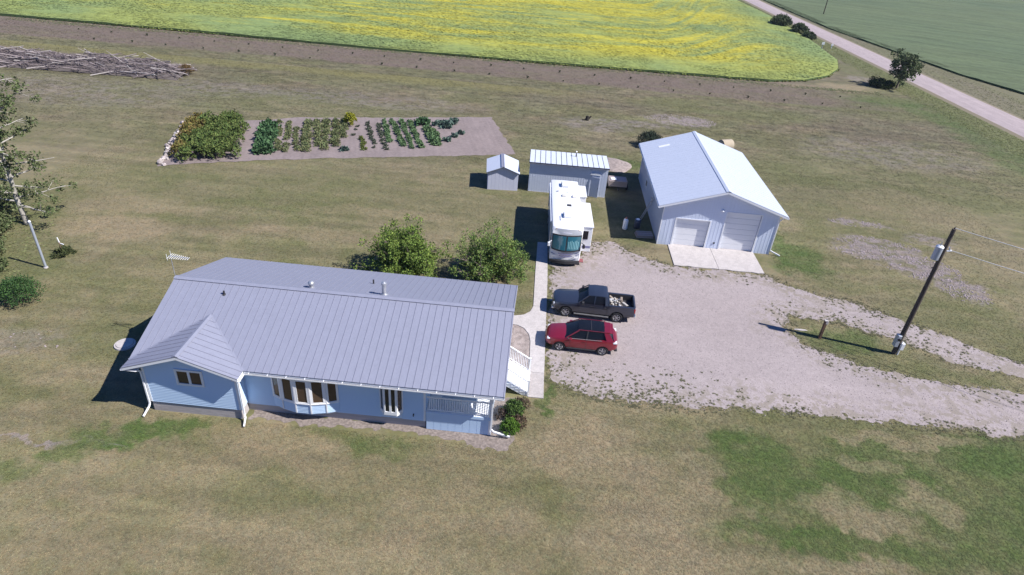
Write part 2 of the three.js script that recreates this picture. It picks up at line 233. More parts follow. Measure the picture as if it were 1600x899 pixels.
// large map for the drive so that wheel tracks, thin spots and weeds vary over its length
{
  const x0 = 0, x1 = 46, z0 = -28, z1 = -2, r = rng(77);
  const t = tex(2048, 1158, x0, x1, z0, z1, (x, z, o) => {
    const d = -driveD(x, z), thin = sstep(3.2, 0.3, d + (fbm(x * 0.4, z * 0.4, 3) - 0.5) * 3.2) * sstep(0.42, 0.62, vn(x * 3.2, z * 3.2) * 0.6 + vn(x * 8, z * 8) * 0.4);
    const m = 0.74 + 0.17 * fbm(x * 0.25, z * 0.35, 3) + 0.12 * (vn(x * 6, z * 6) - 0.5) + 0.3 * (r() - 0.5), f = fbm(x * 0.15 + 9, z * 0.2, 3);
    o[0] = mix(0.36, 0.335, f) * m; o[1] = mix(0.308, 0.292, f) * m; o[2] = mix(0.306, 0.294, f) * m;
    const tk = Math.max(sstep(0.8, 0.25, Math.abs(z + 7.3 - 0.35 * Math.sin(x * 0.22))), sstep(0.8, 0.25, Math.abs(z + 5.9 - 0.35 * Math.sin(x * 0.22)))) * sstep(9, 20, x) * (0.4 + 0.6 * vn(x * 0.8, z * 2)); o[0] *= 1 + 0.1 * tk; o[1] *= 1 + 0.1 * tk; o[2] *= 1 + 0.1 * tk;
    if (r() < 0.02) { o[0] *= 0.55; o[1] *= 0.55; o[2] *= 0.55; }
    o[0] = mix(o[0], 0.18, thin * 0.55); o[1] = mix(o[1], 0.155, thin * 0.55); o[2] = mix(o[2], 0.11, thin * 0.55);
  });
  const g = maskSheet(driveD, 0, 46, -28, -2, 0.14, 0.012);
  ground('gravel_driveway', uvRect(g, x0, x1, z0, z1), new THREE.MeshStandardMaterial({ map: t, roughness: 1 }), 'pale pinkish gravel yard and driveway');
}
ground('gravel_bed', maskSheet((x, z) => sdPoly([[-0.8, -11.4], [0.2, -11.35], [0.75, -11.0], [1.1, -10.3], [1.2, -9.6], [1.22, -6.35], [-0.8, -6.35]], x, z) + (vn(x * 4, z * 4) - 0.5) * 0.06, -1, 1.4, -11.6, -6.2, 0.1, 0.016), gravelM, 'tan gravel bed between steps and concrete walk');
ground('planting_bed', maskSheet(bedD, -15, 2, -4.4, 2, 0.12, 0.008), new THREE.MeshStandardMaterial({ map: rep(grain(256, 9, 0.6, [[0.175, 0.145, 0.13], [0.19, 0.158, 0.143], [0.205, 0.172, 0.157], [0.22, 0.185, 0.17]]), 1 / 6, 1 / 6), roughness: 1 }), 'bare soil bed along the house front');
{
  const t = tex(1400, 1000, -43, -1, -61, -32, (x, z, o) => { const w = 0.85 + 0.25 * fbm(x * 0.5, z * 0.5, 3) + 0.2 * (vn(x * 5, z * 5) - 0.5) + 0.12 * (vn((x - z * 0.27) * 4.5, (z + x * 0.27) * 0.35) - 0.5); o[0] = 0.2 * w; o[1] = 0.163 * w; o[2] = 0.16 * w; });
  const g = maskSheet(gardenD, -43, -1, -61, -32, 0.3, 0.01, (x, z) => 0.03 * vn((x - z * 0.27) * 1.2, z * 0.4)); ground('garden_soil', uvRect(g, -43, -1, -61, -32), new THREE.MeshStandardMaterial({ map: t, roughness: 1 }), 'tilled greyish purple soil of the vegetable garden');
}
{ // gravel road, crowned, with a ditch-side berm
  const v = [], uv = [], zs = []; for (let z = 60; z >= -420; z -= 6) zs.push(z);
  const row = (z) => { const a = roadL(z), b = roadR(z), w = b - a; return [[a - 1.2, -0.02], [a, 0.1], [a + w * 0.3, 0.2], [a + w * 0.5, 0.22], [a + w * 0.7, 0.2], [b, 0.1], [b + 1.2, -0.02]].map(([x, y]) => [x, y, z]); };
  const P = zs.map(row), put = (p) => { v.push(...p); uv.push(p[0], p[2]); };
  for (let i = 0; i + 1 < P.length; i++) for (let j = 1; j < 5; j++) { put(P[i][j]); put(P[i][j + 1]); put(P[i + 1][j + 1]); put(P[i][j]); put(P[i + 1][j + 1]); put(P[i + 1][j]); }
  const g = new THREE.BufferGeometry(); g.setAttribute('position', new THREE.Float32BufferAttribute(v, 3)); g.setAttribute('uv', new THREE.Float32BufferAttribute(uv, 2)); g.computeVertexNormals();
  const t = tex(256, 1024, 0, 10, 0, 80, (x, z, o) => { const tr = 0.5 + 0.5 * Math.cos((x - 1.0) / 8 * Math.PI * 6), m = 0.9 + 0.16 * (vn(x * 2.2, z * 0.25 * 3.2) - 0.5) + 0.12 * (vn(x * 9, z * 9) - 0.5) + 0.05 * (tr - 0.5); o[0] = 0.34 * m; o[1] = 0.285 * m; o[2] = 0.292 * m; }, true); t.repeat.set(0.1, 1 / 80);
  ground('road', g, new THREE.MeshStandardMaterial({ map: t, roughness: 1 }), 'straight gravel country road at upper right');
  const s = []; for (const j of [0, 5]) for (let i = 0; i + 1 < P.length; i++) { const q = [P[i][j], P[i][j + 1], P[i + 1][j + 1], P[i][j], P[i + 1][j + 1], P[i + 1][j]]; for (const p of q) s.push(...p); }
  const g2 = new THREE.BufferGeometry(); g2.setAttribute('position', new THREE.Float32BufferAttribute(s, 3)); g2.computeVertexNormals(); ground('road_shoulder', g2, std(lin(0.17, 0.145, 0.1), 1), 'worn grassy shoulders of the gravel road');
}
// crops
function canolaCol(x, z, o) {
  const e = -canolaD(x, z), w = x + 9 * (fbm(x * 0.03, z * 0.03, 3) - 0.5);
  const q = sstep(25, 60, x), zz = mix(z, -x * 1.6, q * 0.55), streak = vn(x * 0.06 + 4, zz * 0.36 + x * 0.012) * 0.42 + vn(x * 0.2, zz * 1.0) * 0.26 + fbm(x * 0.022 + 7, z * 0.045, 4) * 0.6 + (vn(x * 1.1, z * 2.2) - 0.5) * 0.22;
  const band = sstep(-95, -10, w) * 0.22 + sstep(-5, 30, w) * 0.04, edge = sstep(2, 20, e);
  const y = 0.85 * sstep(0.66, 1.12, streak + band) * edge * sstep(-150, -60, x) + 0.14 * sstep(0.5, 0.8, vn(x * 0.3 + 2, z * 1.4)) * edge;
  const m = 0.68 + 0.22 * vn(x * 0.5, z * 1.6) + 0.25 * (vn(x * 2.5, z * 3) - 0.5) + 0.2 * (vn(x * 6, z * 6) - 0.5), l = sstep(0.3, 0.7, fbm(x * 0.05, z * 0.09 + 30, 3));
  o[0] = mix(mix(0.19, 0.255, l), 0.46, y) * m; o[1] = mix(mix(0.262, 0.302, l), 0.41, y) * m; o[2] = mix(mix(0.088, 0.072, l), 0.026, y) * m;
}
function cropField(name, D, P, box, step, hgt, col, tw, th, label, rough) {
  const [x0, x1, z0, z1] = box, hf = (x, z) => (vn(x * 0.8, z * 0.8) - 0.5) * 0.12 + (vn(x * 0.12, z * 0.12) - 0.5) * 0.25;
  const g = uvRect(maskSheet(D, x0, x1, z0, z1, step, hgt, hf), x0, x1, z0, z1);
  const o = ground(name, g, new THREE.MeshStandardMaterial({ map: tex(tw, th, x0, x1, z0, z1, col), roughness: 1 }), label);
  // the standing edge of the crop
  const v = [], c = [], q = [0, 0, 0];
  for (let i = 0; i < P.length; i++) {
    const a = P[i], b = P[(i + 1) % P.length], L = Math.hypot(b[0] - a[0], b[1] - a[1]), n = Math.max(1, Math.ceil(L / 2));
    for (let k = 0; k < n; k++) { const p = [mix(a[0], b[0], k / n), mix(a[1], b[1], k / n)], s = [mix(a[0], b[0], (k + 1) / n), mix(a[1], b[1], (k + 1) / n)], hp = hgt + hf(...p), hs = hgt + hf(...s); v.push(p[0], 0, p[1], s[0], 0, s[1], s[0], hs, s[1], p[0], 0, p[1], s[0], hs, s[1], p[0], hp, p[1]); }
  }
  const e = new THREE.BufferGeometry(); e.setAttribute('position', new THREE.Float32BufferAttribute(v, 3)); e.computeVertexNormals();
  part('crop_edge', e, std(lin(0.06, 0.1, 0.035), 1, { side: THREE.DoubleSide }), o);
}
cropField('canola_field', canolaD, CANOLA, [-240, 70, -420, -93], 1.5, 0.42, canolaCol, 2048, 2048, 'green crop field with drifts of yellow canola bloom');
function grainCol(x, z, o) {
  const s = vn((x * 0.9 + z * 0.44) * 0.05, (z * 0.9 - x * 0.44) * 0.5), f = fbm(x * 0.03, z * 0.03, 3), m = 0.68 + 0.26 * s + 0.2 * (vn(x * 0.2, z * 1.2) - 0.5) + 0.25 * (vn(x * 2, z * 2) - 0.5);
  o[0] = mix(0.082, 0.108, f) * m; o[1] = mix(0.122, 0.14, f) * m; o[2] = mix(0.06, 0.064, f) * m;
}
cropField('grain_field', grainD, GRAIN, [78, 420, -420, -18], 2.5, 0.3, grainCol, 1024, 1024, 'dull green grain field beyond the gravel road');

// ---------------------------------------------------------------- small plant geometry
function tuft(r, n, h, spread, w) {       // n bent blades from one root
  const v = []; for (let i = 0; i < n; i++) { const a = r() * 6.283, l = spread * (0.5 + r()), hh = h * (0.4 + 0.9 * r()), cx = Math.cos(a), cz = Math.sin(a), q = w * (0.7 + 0.6 * r()); v.push(-cz * q, 0.003, cx * q, cx * l, hh, cz * l, cz * q, 0.003, -cx * q); }
  const g = new THREE.BufferGeometry(); g.setAttribute('position', new THREE.Float32BufferAttribute(v, 3)); g.computeVertexNormals(); return g;
}
function scatter(name, geo, m, pts, label, kind = 'stuff', parent = scene) {  // pts: [x,y,z,scale,turn,r,g,b]
  const im = new THREE.InstancedMesh(geo, m, pts.length), M = new THREE.Matrix4(), q = new THREE.Quaternion(), up = V(0, 1, 0), c = new THREE.Color();
  pts.forEach((p, i) => { q.setFromAxisAngle(up, p[4]); M.compose(V(p[0], p[1], p[2]), q, V(p[3], p[3] * (p[8] || 1), p[3])); im.setMatrixAt(i, M); im.setColorAt(i, c.setRGB(p[5], p[6], p[7])); });
  im.name = parent === scene ? numbered(name) : name; im.castShadow = im.receiveShadow = true; im.userData = { kind }; if (label) im.userData.label = label; parent.add(im); return im;
}
const leafM = new THREE.MeshPhysicalMaterial({ color: 0xffffff, roughness: 0.9, side: THREE.DoubleSide });
{
  const r = rng(101), o = [0, 0, 0], pts = [], cx = 0.5, cz = 25;
  const blocked = (x, z) => HOUSE(x, z) || driveD(x, z) < 0 || bedD(x, z) < 0.05 || (x > 1.1 && x < 2.35 && z > -24.3 && z < -3.8) || (x > -0.9 && x < 1.3 && z > -12.7 && z < -3.8) || (x > 11.7 && x < 22.1 && z < -22.3 && z > -42.3) || (x > 12.6 && x < 20.8 && z < -22.2 && z > -26.5) || (x > -0.3 && x < 7.8 && z < -35.4 && z > -39.6) || (x > -4.6 && x < -1.2 && z < -35 && z > -38.6) || gardenD(x, z) < 0;
  while (pts.length < 330000) {
    const x = -46 + r() * 94, z = -48 + r() * 61; const d2 = (x - cx) ** 2 + (z - cz) ** 2 + 640; if (r() > 1000 / d2) continue; if (blocked(x, z)) continue;
    if (Math.abs(x - cx) > (25 - z) * 0.95 + 8) continue;
    lawn(x, z, o); const j = 0.72 + 0.62 * r(), s = 0.75 + 0.7 * r(), gy = (r() - 0.5) * 0.14, green = o[1] / o[0];
    pts.push([x, 0, z, s * (green > 1.05 ? 1.15 : 0.95), r() * 6.28, o[0] * j * (1.05 + gy), o[1] * j * (1.05 - gy * 0.3), o[2] * j * 1.02]);
  }
  scatter('lawn_grass', tuft(rng(5), 7, 0.022, 0.06, 0.016), leafM, pts, 'short blades of mown grass over the lawn');
  const fp = []; while (fp.length < 90000) { const x = -120 + r() * 195, z = -96 + Math.pow(r(), 0.8) * 62; if (r() > sstep(-36, -52, z) || canolaD(x, z) < 0.3 || gardenD(x, z) < 0.1 || blocked(x, z) || x > roadL(z) - 1) continue; if (r() > 0.25 + 0.75 * vn(x * 0.6, z * 0.9)) continue; lawn(x, z, o); const j = 0.85 + 0.35 * r(); fp.push([x, 0, z, 0.6 + 0.7 * r(), r() * 6.28, o[0] * j, o[1] * j, o[2] * j]); }
  scatter('meadow_grass', tuft(rng(15), 8, 0.03, 0.16, 0.05), leafM, fp, 'coarse grass of the back lawn beyond the sheds');
  // weeds breaking through the edges of the gravel
  const w = []; let n = 0; while (w.length < 4000 && n++ < 900000) {
    const x = 2 + r() * 42, z = -26 + r() * 22.5, d = driveD(x, z); if (d > 0.5) continue; let k = 0.9 * sstep(-2.2, 0.1, d) * sstep(0.45, 0.66, fbm(x * 0.5, z * 0.5, 3)) + 0.25 * sstep(-0.9, 0.2, d);
    if (x < 17 && z > -9) k += 0.5 * sstep(-9, -4.8, z) * sstep(17, 10, x); if (r() > k * 0.8) continue;
    const j = 0.7 + 0.6 * r(); w.push([x, 0.01, z, 0.6 + 1.1 * r() * r(), r() * 6.28, 0.1 * j, 0.098 * j, 0.05 * j]);
  }
  scatter('driveway_weeds', tuft(rng(6), 9, 0.045, 0.1, 0.03), leafM, w, 'low weeds breaking through the gravel edges');
  const st = []; for (let i = 0; i < 26000; i++) { const x = 2.3 + r() * 42, z = -26 + r() * 22, d = driveD(x, z); if (d > 0.25) continue; const j = 0.6 + 0.7 * r(); st.push([x, 0.012, z, 0.5 + 0.9 * r() * r(), r() * 6.28, 0.3 * j, 0.255 * j, 0.26 * j]); }
  for (const [px, pz, rx, rz, nn] of [[33, -29.4, 4, 2.4, 1500], [35.6, -26.4, 3, 2, 1500], [37.6, -22.8, 1.8, 2, 700], [33.5, -35.3, 2.8, 0.9, 420], [20.5, -66.8, 4.6, 2.4, 1100], [-30.5, -4.6, 2.6, 1.2, 20]]) for (let i = 0; i < nn; i++) { const a = r() * 6.28, q = Math.sqrt(r()) * 1.15, x = px + Math.cos(a) * rx * q, z = pz + Math.sin(a) * rz * q; if (fbm(x * 0.9, z * 1.2, 3) < 0.48) continue; const j = 0.75 + 0.5 * r(); st.push([x, 0, z, 1 + 2.2 * r() * r(), r() * 6.28, 0.28 * j, 0.235 * j, 0.24 * j]); }
  scatter('loose_stones', new THREE.IcosahedronGeometry(0.034, 0).scale(1, 0.7, 1), std(0xffffff, 0.95), st, 'loose pebbles over the gravel and bare stony patches');
  // crop plants that roughen the fields
  const cp = []; while (cp.length < 60000) { const x = -125 + r() * 195, z = -96 - Math.pow(r(), 1.5) * 130; const d = canolaD(x, z); if (d > 0.35) continue; canolaCol(x, z, o); const j = 0.96 + 0.22 * r(), e = d > -0.8 ? 0.8 : 1; cp.push([x, d > -0.5 ? 0.02 : 0.44 + 0.08 * r(), z, 0.8 + 0.7 * r(), r() * 6.28, o[0] * j * e, o[1] * j * e, o[2] * j * e, d > -0.5 ? 9 : 1]); }
  scatter('canola_plants', tuft(rng(8), 8, 0.03, 0.24, 0.09), leafM, cp, 'leafy and flowering canola stems standing in the field');
  const gp = []; while (gp.length < 9000) { const x = 78 + r() * 90, z = -60 - r() * 200; const d = grainD(x, z); if (d > 0.3 || d < -3) continue; grainCol(x, z, o); const j = 0.75 + 0.5 * r(); gp.push([x, d > -0.6 ? 0 : 0.28, z, 0.7 + 0.6 * r(), r() * 6.28, o[0] * j, o[1] * j, o[2] * j, d > -0.6 ? 2 : 1]); }
  scatter('grain_stalks', tuft(rng(9), 8, 0.06, 0.3, 0.1), leafM, gp, 'green stalks of the standing grain crop');
  // rough grass of the verges, ditches and the edge of the trees
  const vg = []; while (vg.length < 17000) { const k = r(); let x, z, c = [0.13, 0.145, 0.05];
    if (k < 0.4) { z = -60 - r() * 180; x = roadL(z) - 1.2 - r() * 6; if (canolaD(x, z) < 0.3) continue; } else if (k < 0.62) { z = -60 - r() * 180; x = roadR(z) + 1 + r() * 9; if (grainD(x, z) < 0.2) continue; c = [0.14, 0.14, 0.07]; }
    else if (k < 0.82) { x = -100 + r() * 162; z = -95.2 + (r() + r() - 1) * 1.6 - (x + 20) * 0.012; if (canolaD(x, z) < 0.2) continue; c = r() < 0.6 ? [0.08, 0.11, 0.04] : [0.24, 0.2, 0.12]; }
    else if (r() < 0.7) continue; else { x = -48 + r() * 12; z = -24 + r() * 17; if (x > -35.5 - Math.abs(z + 13) * 0.5) continue; c = [0.13, 0.14, 0.055]; }
    const j = 0.85 + 0.4 * r(); vg.push([x, 0, z, 0.4 + 0.6 * r(), r() * 6.28, c[0] * j, c[1] * j, c[2] * j]); }
  scatter('rough_grass', tuft(rng(12), 9, 0.06, 0.26, 0.07), leafM, vg, 'tall rough grass along the verges and field edges');
}
// ---------------------------------------------------------------- shared building materials
const speck = (c, amt, seed) => { const r = rng(seed), t = tex(256, 256, 0, 4, 0, 4, (x, z, o) => { const m = 1 + amt * (vn(x * 16, z * 16) - 0.5) + amt * 0.7 * (vn(x * 3, z * 3) - 0.5) + amt * 0.5 * (r() - 0.5); o[0] = c[0] * m; o[1] = c[1] * m; o[2] = c[2] * m; }, true); t.repeat.set(0.25, 0.25); return t; };
const M = {
  siding: std(lin(0.5, 0.66, 0.87), 0.55), trim: std(lin(0.78, 0.8, 0.84), 0.5), white: std(lin(0.8, 0.81, 0.84), 0.45),
  roof: new THREE.MeshStandardMaterial({ map: speck([0.242, 0.253, 0.325], 0.08, 31), roughness: 0.5, metalness: 0.1 }), seam: std(lin(0.215, 0.222, 0.29), 0.5, { metalness: 0.1 }),
  concrete: new THREE.MeshStandardMaterial({ map: speck([0.41, 0.38, 0.375], 0.22, 32), roughness: 0.95 }), concreteGrey: new THREE.MeshStandardMaterial({ map: speck([0.4, 0.37, 0.365], 0.25, 33), roughness: 0.95 }),
  glass: new THREE.MeshPhysicalMaterial({ color: lin(0.085, 0.055, 0.036), roughness: 0.06, specularIntensity: 0.6 }),
  glassDark: new THREE.MeshPhysicalMaterial({ color: lin(0.012, 0.014, 0.02), roughness: 0.05 }),
  dark: std(lin(0.03, 0.03, 0.035), 0.7), galv: std(lin(0.55, 0.56, 0.58), 0.35, { metalness: 0.7 }), wood: std(lin(0.2, 0.13, 0.08), 0.9),
};
// lap siding: wedge boards, one course above another, on a wall that runs from p along u (unit), facing n
function lap(p, u, n, y0, y1, step, spans) {
  const out = [], M4 = new THREE.Matrix4();
  for (let y = y0; y < y1 - 0.02; y += step) {
    const yt = Math.min(y1, y + step);
    for (const [a, b] of spans(y + step / 2)) {
      if (b - a < 0.03) continue;
      const v = [[a, y, 0], [b, y, 0], [b, yt, 0], [a, yt, 0], [a, y, 0.022], [b, y, 0.022], [b, yt, 0.006], [a, yt, 0.006]], f = [4, 5, 6, 4, 6, 7, 0, 1, 5, 0, 5, 4, 3, 7, 6, 3, 6, 2, 0, 4, 7, 0, 7, 3, 1, 2, 6, 1, 6, 5], w = [];
      for (const i of f) { const q = v[i]; w.push(p.x + u.x * q[0] + n.x * q[2], q[1], p.z + u.z * q[0] + n.z * q[2]); }
      const g = new THREE.BufferGeometry(); g.setAttribute('position', new THREE.Float32BufferAttribute(w, 3)); g.computeVertexNormals(); out.push(g);
    }
  }
  return merge(out);
}
const cut = (spans, holes) => { let r = spans; for (const [a, b] of holes) r = r.flatMap(([s, e]) => (b <= s || a >= e) ? [[s, e]] : [[s, Math.max(s, a)], [Math.min(e, b), e]].filter(([q, w]) => w - q > 0.02)); return r; };
// window in a wall: frame bars, sashes with panes; local u to the right, v up, w out; placed by matrix
const parts = (name, list, m, parent) => list.map((g) => part(name, g, m, parent));
function windowPart(parent, name, mat4, w, h, cols, o = {}) {
  const f = o.f || 0.09, dep = o.d || 0.06, T = (g) => g.applyMatrix4(mat4);
  const fr = part(name, [bx(0, w, 0, f, 0, dep), bx(0, w, h - f, h, 0, dep), bx(0, f, f, h - f, 0, dep), bx(w - f, w, f, h - f, 0, dep), ...Array.from({ length: cols - 1 }, (_, i) => bx(w * (i + 1) / cols - f * 0.55, w * (i + 1) / cols + f * 0.55, f, h - f, 0, dep - 0.006))].map(T), o.m || M.white, parent);
  for (let i = 0; i < cols; i++) part('pane', T(bx(w * i / cols + f * (i ? 0.55 : 1), w * (i + 1) / cols - f * (i < cols - 1 ? 0.55 : 1), f, h - f, 0.004, 0.02)), o.g || M.glass, fr);
  return fr;
}
const wallMat = (p, u, n) => new THREE.Matrix4().makeBasis(u, V(0, 1, 0), n).setPosition(p);

// ---------------------------------------------------------------- the farmhouse
{
  const H = thing('farmhouse', 'long low pale blue farmhouse with grey metal roof and front wing', 'house', [0, 0, 0]);
  const He = 3.31, Hr = 5.2, zr = -5.48, zb = -11.31, L = -20.03, zF = -0.58, zB = -10.75, xL = -19.45, xR = -0.62, wx0 = -19.3, wx1 = -14.25, zW = 0.2, zE = 0.7, wr = -16.95, wh = 4.4, we = -13.88, wz = -3.16;
  const kf = (Hr - He) / -zr, kb = (Hr - He) / (zr - zb), yF = (z) => He - z * kf, yB = (z) => Hr - (zr - z) * kb, yW = (x) => wh - Math.abs(x - wr) * (wh - He) / (we - wr);
  // foundation and wall cores
  part('foundation', [bx(xL + 0.05, -4.3, -0.2, 0.62, zB + 0.05, zF - 0.03), bx(wx0 + 0.04, wx1 - 0.04, -0.2, 0.74, zF, zW - 0.03), bx(-4.4, xR - 0.05, -0.2, 0.62, zB + 0.05, -6.5)], M.concreteGrey, H);
  part('wall', [prism([[xL, zF], [-4.25, zF], [-4.25, -6.4], [xR, -6.4], [xR, zB], [xL, zB]], 0.5, 3.36), bx(wx0, wx1, 0.66, 3.3, zF - 0.3, zW)], M.siding, H);
  part('gable_wall', loft([[xL, xR]].flatMap(([a, b]) => [a, b].map((x) => [[x, 3.362, zF], [x, yF(zF) - 0.07, zF], [x, Hr - 0.09, zr], [x, yB(zB) - 0.07, zB], [x, 3.362, zB]])), 0.3), M.siding, H);
  { const a = [[wx0, 3.3], [wx1, 3.3], [wx1, yW(wx1) - 0.08], [wr, wh - 0.1], [wx0, yW(wx0) - 0.08]]; part('gable_wall', loft([zW, -2.6].map((z) => a.map(([x, y]) => [x, y, z])), 0.3), M.siding, H); }
  // siding
  const fr = V(1, 0, 0), out = V(0, 0, 1);
  const bay = [[-12.75, zF], [-12.12, -0.3], [-11.32, -0.1], [-10.5, -0.1], [-9.7, -0.3], [-9.05, zF]];
  part('front_siding', lap(V(0, 0, zF), fr, out, 0.5, 3.2, 0.115, (y) => cut([[wx1 + 0.03, -4.3]], [[-6.75, -5.6]])), M.siding, H);
  part('wing_siding', lap(V(0, 0, zW), fr, out, 0.7, wh - 0.15, 0.115, (y) => { const e = y > 3.2 ? (wh - 0.12 - y) / 0.355 : 9; return cut([[Math.max(wx0, wr - e), Math.min(wx1, wr + e)]], y > 2.12 && y < 3.2 ? [[-17.52, -16.02]] : []); }), M.siding, H);
  part('wing_side_siding', lap(V(wx1, 0, zW), V(0, 0, -1), V(1, 0, 0), 0.7, 3.2, 0.115, () => [[0, zW - zF]]), M.siding, H);
  part('end_siding', lap(V(xR, 0, -6.4), V(0, 0, -1), V(1, 0, 0), 0.5, 5, 0.115, (y) => { const z0 = y > 3.36 ? Math.max(0, (zr + 6.4) - (Hr - 0.1 - y) / kf) : 0; const z1 = y > 3.36 ? Math.min(4.35, 0 - (zr + 6.4) + (Hr - 0.1 - y) / kb) : 4.35; return [[y > 3.36 ? z0 : 0, z1]]; }), M.siding, H);
  for (const [x, z, y0, y1] of [[wx0 + 0.05, zW, 0.7, 3.2], [wx1 - 0.05, zW, 0.7, 3.2], [-4.34, zF, 0.5, 3.25]]) part('corner_trim', bx(x - 0.06, x + 0.06, y0, y1, z + 0.001, z + 0.035), M.trim, H);
  // roof: four planes with raised seams
  const P = (x, z) => V(x, yF(z), z), Q = (x, z) => V(x, yB(z), z), Wp = (x, z) => V(x, yW(x), z);
  const rf = part('roof_front', slab([P(0, 0), P(0, zr), P(L, zr), P(L, 0), P(wr, wz), P(we, 0)], 0.05), M.roof, H);
  const rb = part('roof_back', slab([Q(0, zr), Q(0, zb), Q(L, zb), Q(L, zr)], 0.05), M.roof, H);
  const rw = part('wing_roof_right', slab([Wp(we, zE), Wp(we, 0), Wp(wr, wz), Wp(wr, zE)], 0.05), M.roof, H);
  const rl = part('wing_roof_left', slab([Wp(L, zE), Wp(wr, zE), Wp(wr, wz), Wp(L, 0)], 0.05), M.roof, H);
  const up = (p) => p.clone().setY(p.y + 0.008);
  for (let x = -0.06; x > L; x -= 0.4) { let z0 = -0.0; if (x < we) z0 = x > wr ? wz * (x - we) / (wr - we) : wz * (x - L) / (wr - L); part('seam', bar(up(P(x, z0)), up(P(x, zr)), 0.022, 0.03), M.seam, rf); part('seam', bar(up(Q(x, zr)), up(Q(x, zb)), 0.022, 0.03), M.seam, rb); }
  for (let z = 0.5; z > wz; z -= 0.4) { const t = z < 0 ? z / wz : 0, a = mix(we, wr, t), b = mix(L, wr, t); if (wr - b > 0.2) { part('seam', bar(up(Wp(a, z)), up(Wp(wr, z)), 0.03, 0.03), M.seam, rw); part('seam', bar(up(Wp(b, z)), up(Wp(wr, z)), 0.03, 0.03), M.seam, rl); } }
  part('ridge_cap', [slab([P(0.02, zr + 0.2), P(0.02, zr), P(L - 0.02, zr), P(L - 0.02, zr + 0.2)].map((p) => p.setY(p.y + 0.055)), 0.02), slab([Q(0.02, zr), Q(0.02, zr - 0.2), Q(L - 0.02, zr - 0.2), Q(L - 0.02, zr)].map((p) => p.setY(p.y + 0.055)), 0.02)], M.roof, H);
  part('ridge_cap', [slab([Wp(wr + 0.16, zE), Wp(wr + 0.16, wz + 0.1), Wp(wr, wz), Wp(wr, zE)].map((p) => p.setY(p.y + 0.05)), 0.02), slab([Wp(wr, zE), Wp(wr, wz), Wp(wr - 0.16, wz + 0.1), Wp(wr - 0.16, zE)].map((p) => p.setY(p.y + 0.05)), 0.02)], M.roof, H);
  parts('valley_flashing', [bar(up(V(we, He, 0)), up(V(wr, wh, wz)), 0.12, 0.02), bar(up(V(L, He, 0)), up(V(wr, wh, wz)), 0.12, 0.02)], M.roof, H);
  // eaves: fascia, soffit, gutters, rake boards
  parts('soffit', [bx(we, -0.02, 3.1, 3.12, zF - 0.02, -0.05), bx(we - 0.4, we - 0.02, 3.1, 3.12, 0.02, zE - 0.03), bx(L + 0.03, wx0 + 0.02, 3.1, 3.12, zB, zE - 0.03)], M.white, H);
  parts('fascia', [bx(we + 0.02, -0.01, 3.09, 3.25, -0.05, -0.02), bx(we - 0.05, we - 0.02, 3.09, 3.25, -0.02, zE - 0.02), bx(L + 0.01, L + 0.04, 3.09, 3.25, 0, zE - 0.02), bx(L, 0, 3.09, 3.25, zb + 0.02, zb + 0.05)], M.trim, H);
  parts('rake_board', [bar(V(-0.02, He - 0.13, -0.03), V(-0.02, Hr - 0.13, zr), 0.035, 0.17), bar(V(-0.02, Hr - 0.13, zr), V(-0.02, He - 0.13, zb + 0.03), 0.035, 0.17), bar(V(L + 0.02, He - 0.13, -0.03), V(L + 0.02, Hr - 0.13, zr), 0.035, 0.17), bar(V(L + 0.02, Hr - 0.13, zr), V(L + 0.02, He - 0.13, zb + 0.03), 0.035, 0.17)], M.trim, H);
  parts('rake_board', [bar(V(we, He - 0.12, zE - 0.02), V(wr, wh - 0.12, zE - 0.02), 0.035, 0.16), bar(V(wr, wh - 0.12, zE - 0.02), V(L, He - 0.12, zE - 0.02), 0.035, 0.16)], M.trim, H);
  const gutter = part('gutter', [bx(we + 0.05, 0.0, 3.12, 3.19, 0.07, 0.085), bx(-0.015, 0, 3.12, 3.19, -0.018, 0.07)], M.white, H); part('gutter_shade_trough', bx(we + 0.05, -0.016, 3.12, 3.135, -0.018, 0.069), M.dark, gutter);  // trough coloured dark to paint in the shadow line behind the gutter lip
  for (let x = -0.6; x > we; x -= 1.0) part('bracket', bx(x - 0.02, x + 0.02, 3.19, 3.205, -0.02, 0.085), M.white, gutter);
  part('gutter', [bx(we - 0.018, we + 0.08, 3.12, 3.135, 0.1, zE), bx(we + 0.066, we + 0.08, 3.135, 3.19, 0.1, zE)], M.white, H);
  part('gutter', [bx(L - 0.08, L + 0.018, 3.12, 3.135, 0.0, zE), bx(L - 0.08, L - 0.066, 3.135, 3.19, 0.0, zE)], M.white, H);
  const spout = (pts, w = 0.085) => part('downspout', pts.slice(1).map((p, i) => bar(V(...pts[i]), V(...p), w, w)), M.white, H);
  spout([[-0.25, 3.1, 0.04], [-0.62, 2.85, -0.4], [-0.62, 0.55, -0.38], [-0.5, 0.42, -0.36], [0.45, 0.16, -0.35]]);
  spout([[we + 0.04, 3.1, 0.55], [-14.12, 2.8, 0.27], [-14.12, 0.5, 0.27], [-14.05, 0.3, 0.35], [-13.95, 0.12, 0.85]], 0.075);
  spout([[L - 0.04, 3.1, 0.55], [-19.38, 2.8, 0.24], [-19.38, 0.55, 0.26], [-19.4, 0.4, 0.35], [-19.5, 0.12, 0.85]], 0.075);
  // wing window
  windowPart(H, 'wing_window', wallMat(V(-17.52, 2.12, zW), fr, out), 1.5, 1.07, 2, { f: 0.12, d: 0.07 });
  // bow window: five facets, each a lower panel, mullion posts, a pane
  const bow = part('bow_window', slabUp(bay, 0.66, 0.06), M.siding, H); part('head_board', slabUp(bay.map(([x, z]) => [x, z + (z > zF ? 0.02 : 0)]), 3.12, 0.1), M.siding, bow);
